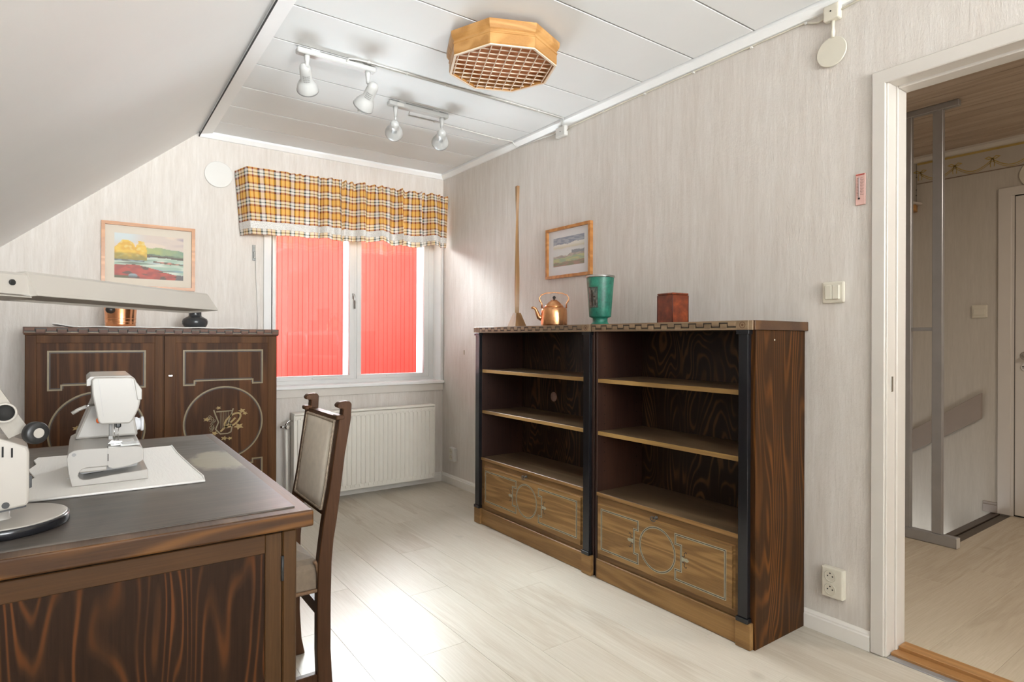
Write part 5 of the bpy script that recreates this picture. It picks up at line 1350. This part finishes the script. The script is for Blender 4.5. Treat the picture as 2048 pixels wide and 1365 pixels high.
# ------------------------------------------------------------------ hall things
FR = thing('rail_frame', 'grey aluminium sliding frame standing at the stairs in the hall', 'frame', (3.86, 1.5, 0))
boxm(3.838, 3.882, 1.240, 2.18, .001, .058, .003).build('bottom_rail', M_ALU, FR)
boxm(3.842, 3.878, 1.238, 2.18, 2.405, 2.439, .003).build('top_rail', M_ALU, FR)
for (ya, yb) in ((1.312, 1.362), (1.466, 1.512)): boxm(3.845, 3.875, ya, yb, .058, 2.406, .003).build('upright', M_ALU, FR)
boxm(3.850, 3.870, 1.36, 1.467, 1.183, 1.203, .002).build('cross_bar', M_ALU, FR)
boxm(3.836, 3.884, 1.238, 1.2405, .002, .056, .0005).build('end_cap', M_WHITEPL, FR)
HR = thing('handrail', 'sloping grey handrail board on the stairwell wall', 'handrail', (HX, 1.64, .55))
MB().prism([(1.425, .783), (1.425, .614), (1.855, .314), (1.855, .472)], EYX, HX - .045, HX - .018, .002).build('board', M_GREYTRIM, HR)
MB().box(HX - .020, HX, 1.50, 1.56, .60, .66).box(HX - .020, HX, 1.74, 1.80, .42, .48).build('spacer', M_GREYTRIM, HR)
MB().lathe([(.012, 0), (.012, .003), (.001, .004)], 16, Matrix.Translation((HX - .0455, 1.65, .535)) @ Matrix.Rotation(-PI / 2, 4, 'Y')).build('screw_cap', M_BRASS, HR)
d2 = thing('door_2', 'closed white door on the far side of the hall', None, (HX, .85, 0), kind='structure')
MB().box(HX - .016, HX, 1.276, 1.346, .001, 2.12, .003).box(HX - .0162, HX, .42, 1.346, 2.065, 2.121, .003).box(HX - .016, HX, .35, .42, .001, 2.12, .003).build('casing', M_TRIM, d2)
MB().box(HX - .012, HX + .02, 1.262, 1.278, .001, 2.07, .001).build('jamb', M_TRIM, d2)
boxm(HX - .002, HX + .03, .42, 1.264, .001, 2.07).build('gap', M_DARK, d2)
boxm(HX - .006, HX + .02, .42, 1.2585, .010, 2.058, .002).build('door_leaf', M_TRIM, d2)
MB().lathe([(.026, 0), (.026, .004), (.022, .006)], 28, Matrix.Translation((HX - .006, 1.207, 1.034)) @ Matrix.Rotation(-PI / 2, 4, 'Y')).tube([(HX - .012, 1.207, 1.034), (HX - .045, 1.207, 1.034), (HX - .05, 1.19, 1.034), (HX - .05, 1.09, 1.034)], .009, 10).build('door_handle', M_STEEL, d2)
kp = MB().lathe([(.026, 0), (.026, .004), (.023, .006)], 28, Matrix.Translation((HX - .006, 1.203, .961)) @ Matrix.Rotation(-PI / 2, 4, 'Y')).build('key_plate', M_WHITEPL, d2)
f = FX(HX - .0125)
MB().poly([(1.2215, .968), (1.2095, .968), (1.2095, .9645), (1.2215, .9645)], f).poly([(1.2172, .9645), (1.2138, .9645), (1.2138, .952), (1.2172, .952)], f).build('letter', M_BLACKPL, kp)
CSH = thing('corner_shelf', 'small wooden corner shelf hanging in the hall behind the frame', 'shelf', (4.80, 1.85, 2.10))
MB().prism([(4.868, 1.858), (4.868, 1.80), (4.84, 1.775), (4.70, 1.80), (4.66, 1.858)], EZ, 2.095, 2.107, .001).build('board', M_TRIM, CSH)
MB().prism([(4.866, 1.858), (4.866, 1.815), (4.80, 1.80), (4.72, 1.858)], EZ, 2.05, 2.094, .001).build('bracket', M_PINE, CSH)
m = MB(); m.tube([(4.862, 1.822, 2.108), (4.862, 1.822, 2.398)], .0012, 5)
for z in (2.17, 2.21, 2.30): m.sphere((4.862, 1.822, z), .004, seg=8)
m.build('bead_string', M_INLAY_D, CSH)
